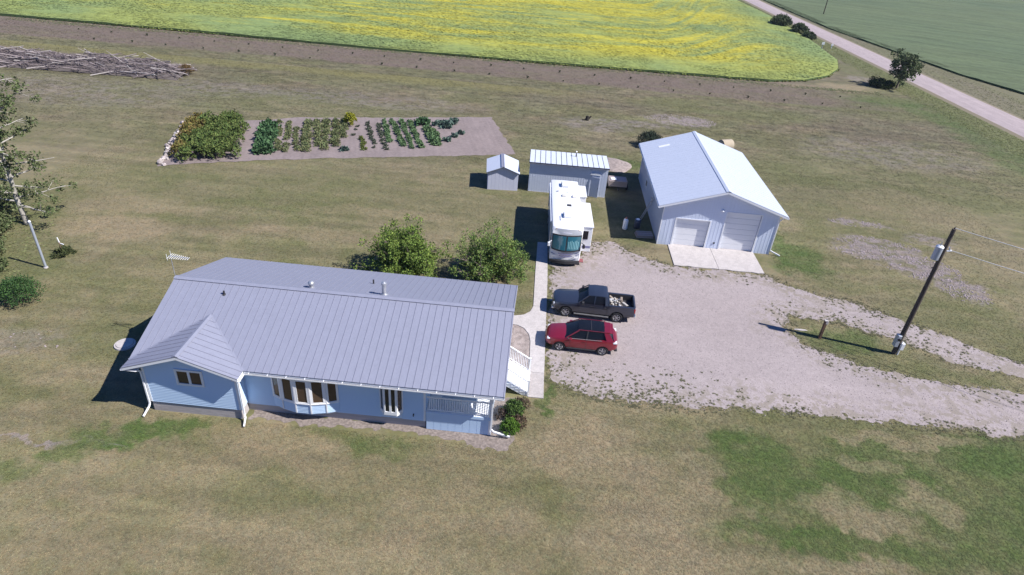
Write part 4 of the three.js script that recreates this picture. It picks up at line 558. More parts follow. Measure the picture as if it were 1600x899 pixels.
// greenhouse: belt ring to roof ring
function cabin(b, r, nh = 3) { const ring = ([x0, x1, w0, w1, y], c) => [[x0 + c, y, w0 - 0.0], [x1 - c, y, w1], [x1, y, w1 - c], [x1, y, -(w1 - c)], [x1 - c, y, -w1], [x0 + c, y, -w0], [x0, y, -(w0 - c * 1.5)], [x0, y, w0 - c * 1.5]]; const rs = []; for (let i = 0; i <= nh; i++) { const t = i / nh, e = t + 0.12 * Math.sin(t * Math.PI) * 0.4; rs.push(ring(b.map((q, k) => mix(q, r[k], k === 4 ? t : e * 0.94 + t * 0.06)), 0.1)); } return loft(rs.map((q) => q.slice().reverse()), 0.5); }
{ // pickup: nose towards -x
  const T = thing('pickup_truck', 'dark blue grey crew cab pickup with scrap in its bed', 'pickup truck', [5.44, 0.012, -13.97], -0.038);
  const paint = new THREE.MeshPhysicalMaterial({ color: lin(0.03, 0.036, 0.056), roughness: 0.35, metalness: 0.35, clearcoat: 1, clearcoatRoughness: 0.08 });
  const body = loft([[-2.86, 0.6, 0.92, 0.5, 0.02, 0.92], [-2.82, 0.52, 1.02, 0.74, 0.03, 0.9], [-2.68, 0.45, 1.12, 0.9, 0.04], [-2.45, 0.42, 1.18, 0.97, 0.05], [-1.9, 0.42, 1.21, 1.0, 0.05], [-1.15, 0.42, 1.26, 1.0, 0.05, 0.93], [-0.9, 0.42, 1.28, 1.0, 0.03, 0.95], [1.1, 0.42, 1.3, 1.0, 0.02, 0.95], [1.15, 0.42, 1.32, 1.0, 0.02, 0.96], [2.5, 0.45, 1.34, 1.0, 0.01, 0.96], [3.02, 0.5, 1.34, 0.98, 0.01, 0.96], [3.07, 0.56, 1.3, 0.95, 0.01, 0.95]].map(station).map((q) => q.reverse()), 0.55);
  part('body', carve(body, [arch(-1.84, 0.5, 0.42, 1.3), arch(1.84, 0.5, 0.42, 1.3), bx(1.2, 2.96, 0.85, 2, -0.8, 0.8)]), paint, T);
  part('bed_liner', [bx(1.21, 2.95, 0.83, 0.87, -0.79, 0.79), bx(1.21, 1.23, 0.87, 1.28, -0.79, 0.79), bx(2.93, 2.95, 0.87, 1.28, -0.79, 0.79), bx(1.23, 2.93, 0.87, 1.28, 0.77, 0.79), bx(1.23, 2.93, 0.87, 1.28, -0.79, -0.77)], M.dark, T);
  part('greenhouse', cabin([-1.08, 1.14, 0.95, 0.95, 1.26], [-0.28, 0.98, 0.74, 0.76, 1.88]), autoGlass, T);
  part('cab_roof', loft([[-0.36, 1.86, 0.7], [-0.25, 1.9, 0.73], [0.1, 1.935, 0.75], [0.7, 1.935, 0.76], [0.96, 1.9, 0.75], [1.03, 1.86, 0.74]].map(([x, y, w]) => [[x, y - 0.06, w + 0.02], [x, y - 0.01, w], [x, y + 0.01, w * 0.7], [x, y + 0.02, 0], [x, y + 0.01, -w * 0.7], [x, y - 0.01, -w], [x, y - 0.06, -w - 0.02]].reverse()), 0.6), paint, T);
  for (const s of [-1, 1]) { part('pillar', bar(V(-1.0, 1.28, s * 0.93), V(-0.3, 1.88, s * 0.745), 0.07, 0.06), paint, T); part('pillar', bar(V(0.12, 1.28, s * 0.965), V(0.16, 1.88, s * 0.765), 0.09, 0.03), paint, T); part('pillar', bar(V(1.0, 1.28, s * 0.955), V(0.92, 1.88, s * 0.765), 0.2, 0.05), paint, T);
    const mr = part('mirror', rbx(-0.78, -0.62, 1.28, 1.5, s * 1.13 - 0.1, s * 1.13 + 0.1, 0.03), M.dark, T); part('handle', bx(0.0 - 0.12, 0.1, 1.08, 1.12, s * 1.0 - 0.02, s * 1.0 + 0.015), M.dark, T); part('handle', bx(0.85, 1.05, 1.08, 1.12, s * 1.0 - 0.02, s * 1.0 + 0.015), M.dark, T);
    part('running_board', rbx(-1.25, 1.25, 0.36, 0.42, s * 0.98 - 0.09, s * 0.98 + 0.09, 0.02), std(lin(0.2, 0.2, 0.21), 0.4, { metalness: 0.5 }), T); part('headlight', rbx(-2.79, -2.52, 0.86, 1.04, s * 0.74 - 0.13, s * 0.74 + 0.13, 0.04), lampM, T); part('tail_light', rbx(2.98, 3.09, 0.9, 1.24, s * 0.88 - 0.09, s * 0.88 + 0.09, 0.02), redM, T);
    for (const y of [0.001]) { part('door_seam', bx(0.11, 0.13, 0.5, 1.24, s * 0.985, s * 1.004), M.dark, T); part('door_seam', bx(1.09, 1.11, 0.5, 1.24, s * 0.985, s * 1.004), M.dark, T); part('door_seam', bx(-0.93, -0.91, 0.5, 1.22, s * 0.985, s * 1.004), M.dark, T); }
    wheel(T, -1.84, s * 0.87, 0.41, 0.27, s, 6); wheel(T, 1.84, s * 0.87, 0.41, 0.27, s, 6); part('mud_flap', bx(2.36, 2.39, 0.18, 0.55, s * 0.87 - 0.15, s * 0.87 + 0.15), M.dark, T); }
  part('grille', rbx(-2.88, -2.76, 0.64, 0.96, -0.56, 0.56, 0.03), M.dark, T); part('front_bumper', rbx(-2.88, -2.66, 0.42, 0.62, -0.8, 0.8, 0.09, 3), chromeM, T); part('rear_bumper', rbx(3.04, 3.18, 0.48, 0.66, -0.9, 0.9, 0.04), chromeM, T); part('tailgate', rbx(2.98, 3.085, 0.7, 1.335, -0.78, 0.78, 0.02), paint, T);
  part('underbody', bx(-2.5, 2.8, 0.3, 0.5, -0.7, 0.7), M.dark, T);
  const r = rng(55), sg = []; for (let i = 0; i < 26; i++) { const a = V(1.35 + r() * 0.9, 0.9 + r() * 0.25, -0.6 + r() * 1.2), dir = r() * 6.28, l = 0.2 + r() * 0.45; sg.push(bar(a, V(Math.min(2.6, Math.max(1.28, a.x + Math.cos(dir) * l)), 0.95 + r() * 0.25, Math.min(0.7, Math.max(-0.7, a.z + Math.sin(dir) * l))), 0.05 + r() * 0.12, 0.02 + r() * 0.05)); }
  const load = thing('scrap_load', 'jumble of pale scrap boards in the pickup bed', 'scrap', [5.44, 0.012, -13.97], -0.038); const sm = [std(lin(0.4, 0.38, 0.36), 0.8), std(lin(0.24, 0.2, 0.17), 0.9), std(lin(0.42, 0.43, 0.46), 0.5)]; sg.forEach((g, i) => part('board', g, sm[i % 3], load));
}
{ // crossover: nose towards -x
  const T = thing('red_crossover', 'red crossover car with black glass roof parked by walk', 'car', [4.59, 0.012, -9.77], -0.028);
  const paint = new THREE.MeshPhysicalMaterial({ color: lin(0.21, 0.007, 0.02), roughness: 0.3, metalness: 0.25, clearcoat: 1, clearcoatRoughness: 0.06 });
  const body = loft([[-2.42, 0.52, 0.72, 0.4, 0.02], [-2.37, 0.44, 0.8, 0.62, 0.03], [-2.26, 0.38, 0.89, 0.78, 0.04], [-2.05, 0.34, 0.97, 0.9, 0.05], [-1.6, 0.32, 1.03, 0.955, 0.06], [-1.1, 0.32, 1.08, 0.965, 0.05, 0.92], [-0.6, 0.32, 1.1, 0.965, 0.02, 0.94], [0.8, 0.32, 1.14, 0.965, 0.02, 0.94], [1.6, 0.34, 1.2, 0.965, 0.02, 0.93], [2.0, 0.38, 1.19, 0.93, 0.02, 0.92], [2.24, 0.44, 1.1, 0.85, 0.02, 0.92], [2.36, 0.48, 1.0, 0.74, 0.02, 0.92], [2.41, 0.54, 0.88, 0.6, 0.01]].map(station).map((q) => q.reverse()), 0.6);
  part('body', carve(body, [arch(-1.43, 0.42, 0.36, 1.2), arch(1.43, 0.42, 0.36, 1.2)]), paint, T);
  part('greenhouse', cabin([-1.15, 2.2, 0.9, 0.84, 1.08], [-0.25, 1.55, 0.66, 0.64, 1.66]), autoGlass, T);
  part('roof_glass', loft([[-0.3, 1.635, 0.6], [0, 1.68, 0.64], [0.6, 1.705, 0.66], [1.2, 1.695, 0.65], [1.45, 1.67, 0.63]].map(([x, y, w]) => [[x, y - 0.05, w], [x, y - 0.01, w], [x, y + 0.01, w * 0.6], [x, y + 0.015, 0], [x, y + 0.01, -w * 0.6], [x, y - 0.01, -w], [x, y - 0.05, -w]].reverse()), 0.6), autoGlass, T); part('roof_bar', bx(0.54, 0.57, 1.712, 1.722, -0.6, 0.6), M.dark, T);
  part('rear_roof', rbx(1.4, 1.85, 1.58, 1.69, -0.62, 0.62, 0.04), paint, T);
  for (const s of [-1, 1]) {
    part('pillar', bar(V(-1.05, 1.1, s * 0.885), V(-0.25, 1.655, s * 0.665), 0.07, 0.05), paint, T); part('pillar', bar(V(0.3, 1.14, s * 0.915), V(0.34, 1.66, s * 0.68), 0.07, 0.03), M.dark, T);
    part('quarter_panel', slab([V(1.62, 1.16, s * 0.915), V(2.12, 1.14, s * 0.875), V(1.74, 1.62, s * 0.665), V(1.4, 1.665, s * 0.678)].slice()[s > 0 ? 'slice' : 'reverse'](), 0.03), paint, T); part('roof_rail', bar(V(-0.3, 1.69, s * 0.665), V(1.5, 1.71, s * 0.665), 0.035, 0.03), paint, T); part('window_trim', bar(V(-0.95, 1.115, s * 0.915), V(1.3, 1.18, s * 0.935), 0.02, 0.03), chromeM, T);
    part('mirror', rbx(-0.85, -0.67, 1.08, 1.22, s * 1.05 - 0.09, s * 1.05 + 0.09, 0.04), paint, T); part('headlight', rbx(-2.3, -2.0, 0.77, 0.89, s * 0.7 - 0.14, s * 0.7 + 0.14, 0.05, 3), lampM, T); part('tail_light', rbx(2.05, 2.33, 0.98, 1.1, s * 0.74 - 0.15, s * 0.74 + 0.15, 0.03), lampM, T);
    part('door_seam', bx(0.29, 0.305, 0.42, 1.1, s * 0.955, s * 0.969), M.dark, T); part('door_seam', bx(-0.78, -0.765, 0.42, 1.06, s * 0.95, s * 0.969), M.dark, T); part('sill_trim', rbx(-0.98, 0.98, 0.3, 0.38, s * 0.94 - 0.03, s * 0.94 + 0.03, 0.015), M.dark, T); part('handle', bx(0.08, 0.24, 0.98, 1.01, s * 0.96 - 0.02, s * 0.96 + 0.02), paint, T);
    wheel(T, -1.43, s * 0.83, 0.365, 0.24, s, 5); wheel(T, 1.43, s * 0.83, 0.365, 0.24, s, 5); }
  part('grille', rbx(-2.45, -2.34, 0.52, 0.74, -0.42, 0.42, 0.04), M.dark, T); part('lower_bumper', rbx(-2.4, -2.2, 0.32, 0.45, -0.6, 0.6, 0.05), M.dark, T); part('rear_bumper', rbx(2.2, 2.42, 0.34, 0.52, -0.78, 0.78, 0.05), M.dark, T); part('plate', bx(2.38, 2.425, 0.66, 0.8, -0.2, 0.2), M.white, T); part('underbody', bx(-2, 2.1, 0.24, 0.4, -0.65, 0.65), M.dark, T); part('spoiler', rbx(1.75, 2.0, 1.6, 1.65, -0.6, 0.6, 0.02), paint, T);
}
{ // motorhome: nose towards +z
  const T = thing('motorhome', 'long white motorhome with two slide outs and teal windshield', 'motorhome', [3.48, 0.01, -20.4], 0.027);
  const paint = new THREE.MeshPhysicalMaterial({ map: speck([0.76, 0.77, 0.8], 0.03, 51), roughness: 0.3, clearcoat: 0.7, clearcoatRoughness: 0.15 }), lilac = std(lin(0.2, 0.2, 0.34), 0.4);
  const teal = new THREE.MeshPhysicalMaterial({ color: lin(0.03, 0.14, 0.19), roughness: 0.06, clearcoat: 1 });
  // body lofted along its length: rings round the section; front stations bow forward in plan
  const ring = (f, w, y0, y1, r) => { const p = [[w - 0.03, y0], [w, y0 + 0.3], [w, (y0 + y1) / 2], [w, y1 - r], [w - r * 0.3, y1 - r * 0.3], [w - r, y1], [0, y1 + 0.03]]; const h = [...p, ...p.slice(0, -1).reverse().map(([x, y]) => [-x, y])]; return h.map(([x, y]) => [x, y, f(x, y)]); };
  const nose = (k, dz) => (x, y) => dz - k * (x / 1.27) ** 2 * 0.28 - k * Math.max(0, y - 1.45) * 0.11 - k * Math.max(0, y - 2.85) ** 2 * 0.55;
  const st = [[(x, y) => -10.45, 1.25, 0.5, 3.32, 0.14], [(x, y) => -10.35, 1.27, 0.45, 3.4, 0.12], [(x, y) => -6, 1.27, 0.45, 3.44, 0.12], [(x, y) => -1.2, 1.27, 0.45, 3.46, 0.14], [nose(0.5, -0.55), 1.27, 0.45, 3.44, 0.16], [nose(1, 0), 1.25, 0.45, 3.36, 0.2], [nose(1, 0.05), 1.18, 0.55, 3.26, 0.25]];
  part('body', loft(st.map((q) => ring(...q)), 0.45), paint, T);
  // curved sheets on the nose: fn gives z; patch between x0..x1, y0(x)..y1(x)
  const face = (x0, x1, lo, hi, off, nx = 10, ny = 5) => { const v = [], at = (i, j) => { const x = mix(x0, x1, i / nx), y = mix(lo(x), hi(x), j / ny); return [x, y, nose(1, 0.05)(x, y) + off]; }; for (let i = 0; i < nx; i++) for (let j = 0; j < ny; j++) v.push(...at(i, j), ...at(i + 1, j), ...at(i + 1, j + 1), ...at(i, j), ...at(i + 1, j + 1), ...at(i, j + 1)); const g = new THREE.BufferGeometry(); g.setAttribute('position', new THREE.Float32BufferAttribute(v, 3)); g.computeVertexNormals(); return g; };
  part('windshield_surround', face(-1.2, 1.2, (x) => 1.5 - 0.12 * (1 - (x / 1.2) ** 2), (x) => 2.83, 0.012), M.dark, T);
  part('windshield', face(-1.12, -0.05, (x) => 1.62 - 0.1 * (1 - (x / 1.2) ** 2), (x) => 2.72, 0.022), teal, T); part('windshield', face(0.05, 1.12, (x) => 1.62 - 0.1 * (1 - (x / 1.2) ** 2), (x) => 2.72, 0.022), teal, T);
  const cur = std(lin(0.2, 0.42, 0.46), 0.5); for (let i = 0; i < 7; i++) part('curtain_fold', face(0.14 + i * 0.13, 0.2 + i * 0.13, () => 1.66, () => 2.3 + 0.05 * (i % 3), 0.03, 1, 1), cur, T);
  part('stripe', face(-0.62, 0.62, (x) => 1.2 - 0.1 * (1 - (x / 0.62) ** 2), (x) => 1.26 - 0.02 * (1 - (x / 0.62) ** 2), 0.014), lilac, T); part('stripe', face(-0.5, 0.6, (x) => 0.98 - 0.08 * (1 - (x / 0.6) ** 2), (x) => 1.05 - 0.0 * x, 0.014), lilac, T); part('stripe', face(-1.15, -0.8, (x) => 1.12 - 0.2 * (x + 1.15), (x) => 1.2 - 0.3 * (x + 1.15), 0.014, 3, 1), lilac, T); part('stripe', face(0.8, 1.15, (x) => 1.05 + 0.2 * (x - 0.8), (x) => 1.1 + 0.3 * (x - 0.8), 0.014, 3, 1), lilac, T);
  for (const s of [-1, 1]) { part('headlight', face(s < 0 ? -1.1 : 0.74, s < 0 ? -0.74 : 1.1, () => 0.84, () => 1.0, 0.016, 4, 1), lampM, T); part('mirror', [rbx(s * 1.42 - 0.1, s * 1.42 + 0.1, 1.75, 2.1, -0.2, -0.05, 0.04), bar(V(s * 1.2, 2.2, -0.25), V(s * 1.42, 2.1, -0.12), 0.04, 0.04)], s < 0 ? M.white : M.dark, T); part('clearance_light', rbx(s * 0.9 - 0.06, s * 0.9 + 0.06, 3.19, 3.24, -0.47, -0.38, 0.015, 1), std(lin(0.5, 0.25, 0.04), 0.4), T); part('side_window', bx(s * 1.272 - 0.006, s * 1.272 + 0.006, 1.7, 2.5, -1.15, -0.5), autoGlass, T); }
  part('brow_mark', face(-0.35, 0.35, () => 3.0, () => 3.06, 0.016, 6, 1), std(lin(0.55, 0.56, 0.66), 0.4), T);
  part('bumper', [loft([0.3, 0.56].map((y) => { const p = []; for (let i = 0; i <= 12; i++) { const x = mix(-1.22, 1.22, i / 12); p.push([x, y, 0.1 - 0.3 * (x / 1.27) ** 2]); } p.push([1.2, y, -0.6], [-1.2, y, -0.6]); return p; }), 0.6)], M.dark, T);
  part('skirt', [bx(-1.24, -1.2, 0.3, 0.5, -10.2, -0.6), bx(1.2, 1.24, 0.3, 0.5, -10.2, -0.6)], M.concreteGrey, T);
  for (const z of [-1.9, -7.6]) for (const s of [-1, 1]) { part('wheel_well', rod(V(s * 1.262, 0.5, z), V(s * 1.278, 0.5, z), 0.54, 0.54, 24), M.dark, T); const g = wheel(T, s * 1.16, z, 0.46, 0.26, s, 6); g.rotation.y = Math.PI / 2 * 1; g.scale.set(1, 1, 1); if (s < 0) g.rotation.y = Math.PI / 2; }
  const slide = (z0, z1, x1, y1, name) => { const o = part(name, rbx(1.2, x1, 0.95, y1, z0, z1, 0.05), paint, T); part('slide_topper', rbx(1.15, x1 + 0.06, y1 - 0.005, y1 + 0.06, z0 - 0.06, z1 + 0.06, 0.025), paint, o); return o; };
  const s1 = slide(-5.9, -1.15, 2.1, 3.2, 'slide_out'); const s2 = slide(-9.75, -7.3, 1.9, 3.2, 'slide_out');
  part('window', rbx(1.36, 1.78, 2.1, 2.85, -1.155, -1.12, 0.04), autoGlass, s1); part('window', bx(2.098, 2.112, 1.9, 2.7, -4.6, -2.4), autoGlass, s1); part('stripe', bx(1.22, 2.08, 1.3, 1.5, -1.15, -1.138), lilac, s1);
  for (const z of [-1.95, -8.6]) { const a = part('air_conditioner', rbx(-0.35, 0.35, 3.45, 3.72, z - 0.85, z + 0.05, 0.1, 3), paint, T); part('louvre', bx(-0.36, -0.345, 3.52, 3.66, z - 0.6, z - 0.2), M.dark, a); }
  part('roof_vent', rbx(-0.35, 0.02, 3.44, 3.56, -6.75, -6.35, 0.03), std(lin(0.5, 0.49, 0.46), 0.6), T); part('skylight', rbx(0.55, 1.0, 3.44, 3.58, -6.75, -6.25, 0.06), std(lin(0.62, 0.6, 0.6), 0.3), T); part('roof_hatch', rbx(0.05, 0.42, 3.45, 3.52, -4.75, -4.4, 0.02), M.dark, T); part('roof_vent', rod(V(0.2, 3.44, -7.3), V(0.2, 3.55, -7.3), 0.07, 0.07, 12), M.white, T); part('satellite_base', rod(V(-0.7, 3.44, -7.5), V(-0.7, 3.5, -7.5), 0.1, 0.1, 12), M.galv, T);
  part('ladder_rack', [bar(V(-0.6, 3.5, -2.3), V(-0.6, 3.5, -1.4), 0.03, 0.05)], M.galv, T); part('awning', [rod(V(-1.33, 3.22, -9.8), V(-1.33, 3.22, -1.6), 0.09, 0.09, 12)], M.white, T); for (const z of [-9.6, -1.8]) part('awning_arm', bar(V(-1.32, 3.2, z), V(-1.3, 1.0, z), 0.05, 0.05), M.galv, T); part('entry_step', bx(1.25, 1.6, 0.3, 0.36, -0.95, -0.4), std(lin(0.2, 0.06, 0.07), 0.7), T);
}
const ORD = ['first', 'second', 'third', 'fourth', 'fifth', 'sixth', 'seventh', 'eighth', 'ninth', 'tenth', 'eleventh', 'twelfth', 'thirteenth', 'fourteenth', 'fifteenth', 'sixteenth', 'seventeenth', 'eighteenth', 'nineteenth', 'twentieth', 'twenty first', 'twenty second', 'twenty third', 'twenty fourth'];
// ---------------------------------------------------------------- leaves, shrubs, trees
const leafG = (list) => { const v = new Float32Array(list.length * 18), c = new Float32Array(list.length * 18); let k = 0;   // list: [pos, dir, side, len, wid, col]
  const nrm = V(0, 0, 0), a = V(0, 0, 0), b = V(0, 0, 0), d = V(0, 0, 0), e = V(0, 0, 0);
  for (const [p, dir, sd, len, wid, col] of list) { nrm.crossVectors(dir, sd); a.copy(p); b.copy(p).addScaledVector(dir, len); d.copy(p).addScaledVector(dir, len * 0.5).addScaledVector(sd, wid).addScaledVector(nrm, wid * 0.4); e.copy(p).addScaledVector(dir, len * 0.5).addScaledVector(sd, -wid).addScaledVector(nrm, wid * 0.4);
    for (const q of [a, d, b, a, b, e]) { v[k] = q.x; v[k + 1] = q.y; v[k + 2] = q.z; c[k] = col[0]; c[k + 1] = col[1]; c[k + 2] = col[2]; k += 3; } }
  const g = new THREE.BufferGeometry(); g.setAttribute('position', new THREE.BufferAttribute(v, 3)); g.setAttribute('color', new THREE.BufferAttribute(c, 3)); g.computeVertexNormals(); return g; };
const foliageM = new THREE.MeshPhysicalMaterial({ color: 0xffffff, vertexColors: true, roughness: 0.75, side: THREE.DoubleSide, transmission: 0.22, thickness: 0, specularIntensity: 0.3 });
const rdir = (r, upb = 0) => { const z = 2 * r() - 1, a = r() * 6.283, q = Math.sqrt(1 - z * z); return V(q * Math.cos(a), z + upb, q * Math.sin(a)).normalize(); };
function leaves(r, out, c, n, rad, len, cols, o = {}) {   // a clump of n leaves round c
  for (let i = 0; i < n; i++) { const d = rdir(r, o.up || 0.25), p = c.clone().addScaledVector(rdir(r), rad * Math.pow(r(), 0.45)); if (o.flat) p.y = c.y + (p.y - c.y) * o.flat; const s = d.clone().cross(rdir(r)).normalize(), l = len * (0.6 + 0.8 * r()), col = cols[Math.floor(r() * cols.length)], j = 0.75 + 0.5 * r(); out.push([p, d, s, l, l * (o.w || 0.32), [col[0] * j, col[1] * j, col[2] * j]]); }
}
const barkM = (c, seed) => new THREE.MeshStandardMaterial({ map: speck(c, 0.5, seed), roughness: 1 });
function limb(r, a, b, r0, r1, n = 5, wob = 0.12) { const g = []; let p = a.clone(); const L = a.distanceTo(b); for (let i = 1; i <= n; i++) { const q = a.clone().lerp(b, i / n).add(V((r() - 0.5) * wob * L, (r() - 0.5) * wob * L * 0.4, (r() - 0.5) * wob * L).multiplyScalar(i < n ? 0.5 : 0)); g.push(rod(p, q, mix(r0, r1, (i - 1) / n), mix(r0, r1, i / n), 7)); p = q; } return g; }
// crown: limbs with leaf clumps at their tips and along them; shape(dir) gives the reach of the crown
function tree(name, label, cat, pos, o, group) {
  const r = rng(o.seed), T = thing(name, label, cat, pos, 0, group), wood = [], lv = [];
  wood.push(...limb(r, V(0, -0.1, 0), V(o.lean?.[0] || 0, o.trunk, o.lean?.[1] || 0), o.r0, o.r0 * (o.taper || 0.7), 5, 0.04)); const tp = V(o.lean?.[0] || 0, o.trunk, o.lean?.[1] || 0);
  for (let i = 0; i < o.limbs; i++) {
    const t = o.along ? mix(o.along, 1, i / o.limbs) : 1, base = V(tp.x * t, o.trunk * t, tp.z * t), a = i * 2.4 + r() * 0.9, el = o.el[0] + (o.el[1] - o.el[0]) * r(), reach = o.reach(el, a, t) * (0.62 + 0.5 * r()), d = V(Math.cos(a) * Math.cos(el), Math.sin(el), Math.sin(a) * Math.cos(el)), tip = base.clone().addScaledVector(d, reach);
    wood.push(...limb(r, base, tip, o.r0 * 0.38 * (1.2 - 0.6 * t * (o.along ? 1 : 0)), 0.018, 4, 0.16));
    for (let j = 0; j < o.sub; j++) { const s = 0.35 + 0.7 * r(), c = base.clone().lerp(tip, s).add(rdir(r, 0.2).multiplyScalar(reach * (o.spray || 0.28) * (0.5 + r()))); if (c.y < o.minY) c.y = o.minY + r() * 0.3; wood.push(...limb(r, base.clone().lerp(tip, s * 0.85), c, 0.022, 0.01, 1)); leaves(r, lv, c, o.n, o.clump * (0.7 + 0.6 * r()), o.leaf, o.cols, o.lo); }
  }
  part('trunk', wood, o.bark, T); part('crown', leafG(lv), foliageM, T); return T;
}
const barkGrey = barkM([0.16, 0.13, 0.11], 61), barkPale = barkM([0.36, 0.34, 0.31], 62);
const APPLE = [[0.165, 0.245, 0.05], [0.125, 0.195, 0.04], [0.21, 0.28, 0.06], [0.1, 0.16, 0.035]], WILLOW = [[0.14, 0.225, 0.06], [0.18, 0.255, 0.065], [0.105, 0.18, 0.05], [0.23, 0.285, 0.08]];
tree('fruit_tree', 'round dense green fruit tree behind middle of house roof', 'tree', [-8.9, 0, -16.4], { seed: 201, trunk: 1.1, r0: 0.17, limbs: 46, el: [-0.02, 1.45], reach: (e) => 3.0 - 0.05 * Math.sin(e), sub: 11, n: 50, clump: 0.42, leaf: 0.15, cols: APPLE, bark: barkGrey, minY: 0.7, spray: 0.2 });
tree('fruit_tree', 'wide feathery green tree beside the concrete walk', 'tree', [-2.3, 0, -17.1], { seed: 207, trunk: 0.8, r0: 0.16, limbs: 56, el: [-0.05, 1.4], reach: (e, a) => 3.35 - 0.45 * Math.sin(e) + 0.35 * Math.sin(a * 3), sub: 11, n: 38, clump: 0.32, leaf: 0.17, cols: WILLOW, bark: barkGrey, minY: 0.5, spray: 0.2, lo: { w: 0.2, up: 0.5 } });
const POP = [[0.095, 0.13, 0.05], [0.075, 0.105, 0.042], [0.125, 0.155, 0.065], [0.15, 0.17, 0.085]];
tree('poplar_tree', 'tall thin poplar with pale trunk at left edge', 'tree', [-40.7, 0, -18.95], { seed: 220, trunk: 12, lean: [0.5, 0.3], taper: 0.25, r0: 0.2, limbs: 30, along: 0.14, el: [-0.1, 0.6], reach: (e, a, t) => 3.5 - 1.3 * t, sub: 5, n: 32, clump: 0.42, leaf: 0.2, cols: POP, bark: barkPale, minY: 0.6, spray: 0.25, lo: { w: 0.4 } });
tree('poplar_tree', 'second leafy poplar half cut by the left edge', 'tree', [-45.4, 0, -21.8], { seed: 221, trunk: 8.5, lean: [-0.3, 0.2], taper: 0.25, r0: 0.17, limbs: 22, along: 0.08, el: [-0.1, 0.8], reach: (e, a, t) => 2.8 - 1.3 * t, sub: 6, n: 40, clump: 0.45, leaf: 0.2, cols: POP, bark: barkPale, minY: 0.4, spray: 0.25, lo: { w: 0.4 } });
tree('roadside_tree', 'lone airy tree standing at the edge of the road', 'tree', [67.4, 0, -102.3], { seed: 230, trunk: 5.6, lean: [0.3, 0], taper: 0.35, r0: 0.2, limbs: 18, along: 0.2, el: [0, 0.95], reach: (e, a, t) => 3.6 - 1.1 * t, sub: 5, n: 34, clump: 0.6, leaf: 0.34, cols: [[0.09, 0.125, 0.06], [0.115, 0.15, 0.07], [0.145, 0.175, 0.09]], bark: barkGrey, minY: 0.4, spray: 0.3, lo: { w: 0.42 } });
function shrub(name, label, pos, rx, h, n, leaf, cols, seed, o = {}, group, cat = 'shrub') {   // stems fanning from the root, leafy to the ground
  const r = rng(seed), T = thing(name, label, cat, pos, 0, group), lv = [], wd = [];
  for (let i = 0; i < n; i++) { const a = r() * 6.283, q = Math.pow(r(), 0.6), yy = h * (o.flat ? 0.3 + 0.7 * r() : Math.sqrt(Math.max(0.04, 1 - q * q * 0.85)) * (0.45 + 0.55 * Math.pow(r(), 0.5))), c = V(Math.cos(a) * rx * q, yy, Math.sin(a) * rx * q * (o.dz || 1)); if (i % 3 === 0) wd.push(...limb(r, V((r() - 0.5) * rx * 0.3, 0, (r() - 0.5) * rx * 0.3), c, 0.02 * (o.s || 1), 0.006, 2)); leaves(r, lv, c, o.k || 26, (o.cl || 0.22) * rx, leaf, cols, { w: o.w || 0.32, up: o.up ?? 0.4 }); }
  part('stems', wd, barkGrey, T); part('foliage', leafG(lv), foliageM, T); return T;
}
shrub('round_shrub', 'dense dark green shrub on lawn at far left', [-33.4, 0, -8.6], 1.35, 1.55, 150, 0.15, [[0.045, 0.1, 0.03], [0.06, 0.125, 0.035], [0.035, 0.08, 0.028]], 301, { w: 0.2 });
shrub('porch_shrub', 'bright green bush nearest the porch corner downspout', [0.42, 0, -0.85], 0.52, 0.85, 90, 0.1, [[0.11, 0.2, 0.03], [0.085, 0.165, 0.025]], 302);
shrub('porch_shrub', 'mixed green bush below the front steps', [0.5, 0, -2.3], 0.6, 1.0, 90, 0.1, [[0.08, 0.145, 0.035], [0.1, 0.16, 0.04], [0.05, 0.09, 0.03]], 303);
shrub('dry_shrub', 'reddish brown withered bush between the two porch bushes', [0.85, 0, -1.55], 0.48, 0.5, 55, 0.09, [[0.17, 0.11, 0.085], [0.13, 0.085, 0.06], [0.1, 0.09, 0.05]], 304);
shrub('dry_shrub', 'brown twiggy bush hard against the porch side', [-0.1, 0, -2.05], 0.4, 0.5, 40, 0.09, [[0.14, 0.1, 0.085], [0.1, 0.08, 0.06]], 305); shrub('dry_shrub', 'pale brown dry bush at the foot of the steps', [0.95, 0, -3.0], 0.5, 0.6, 50, 0.09, [[0.2, 0.15, 0.11], [0.14, 0.1, 0.07], [0.09, 0.1, 0.045]], 306);
shrub('spruce_bush', 'dark spiky bush behind back corner of workshop', [14.4, 0, -53.8], 1.5, 1.7, 110, 0.3, [[0.03, 0.05, 0.035], [0.045, 0.065, 0.045]], 307, { w: 0.1 });
const RS = [[0.06, 0.085, 0.042], [0.08, 0.108, 0.052], [0.1, 0.125, 0.066]];
shrub('roadside_bush', 'largest and farthest dark bush beside the gravel road', [66.6, 0, -174], 2.6, 2.7, 130, 0.42, RS, 311, { dz: 1.6 }, 'bushes along the road', 'bush'); shrub('roadside_bush', 'middle grey green bush beside the gravel road', [68.2, 0, -163], 2.0, 2.3, 110, 0.4, RS, 312, { dz: 1.3 }, 'bushes along the road', 'bush'); shrub('roadside_bush', 'small low bush nearest of the roadside row', [68.2, 0, -155], 1.5, 1.4, 80, 0.36, RS, 313, { dz: 1.5 }, 'bushes along the road', 'bush'); shrub('roadside_bush', 'low green brush under the lone roadside tree', [64.6, 0, -102.4], 2.2, 1.0, 90, 0.32, [[0.07, 0.1, 0.035], [0.055, 0.08, 0.03]], 314, { flat: 1 }, 'bushes along the road', 'bush');
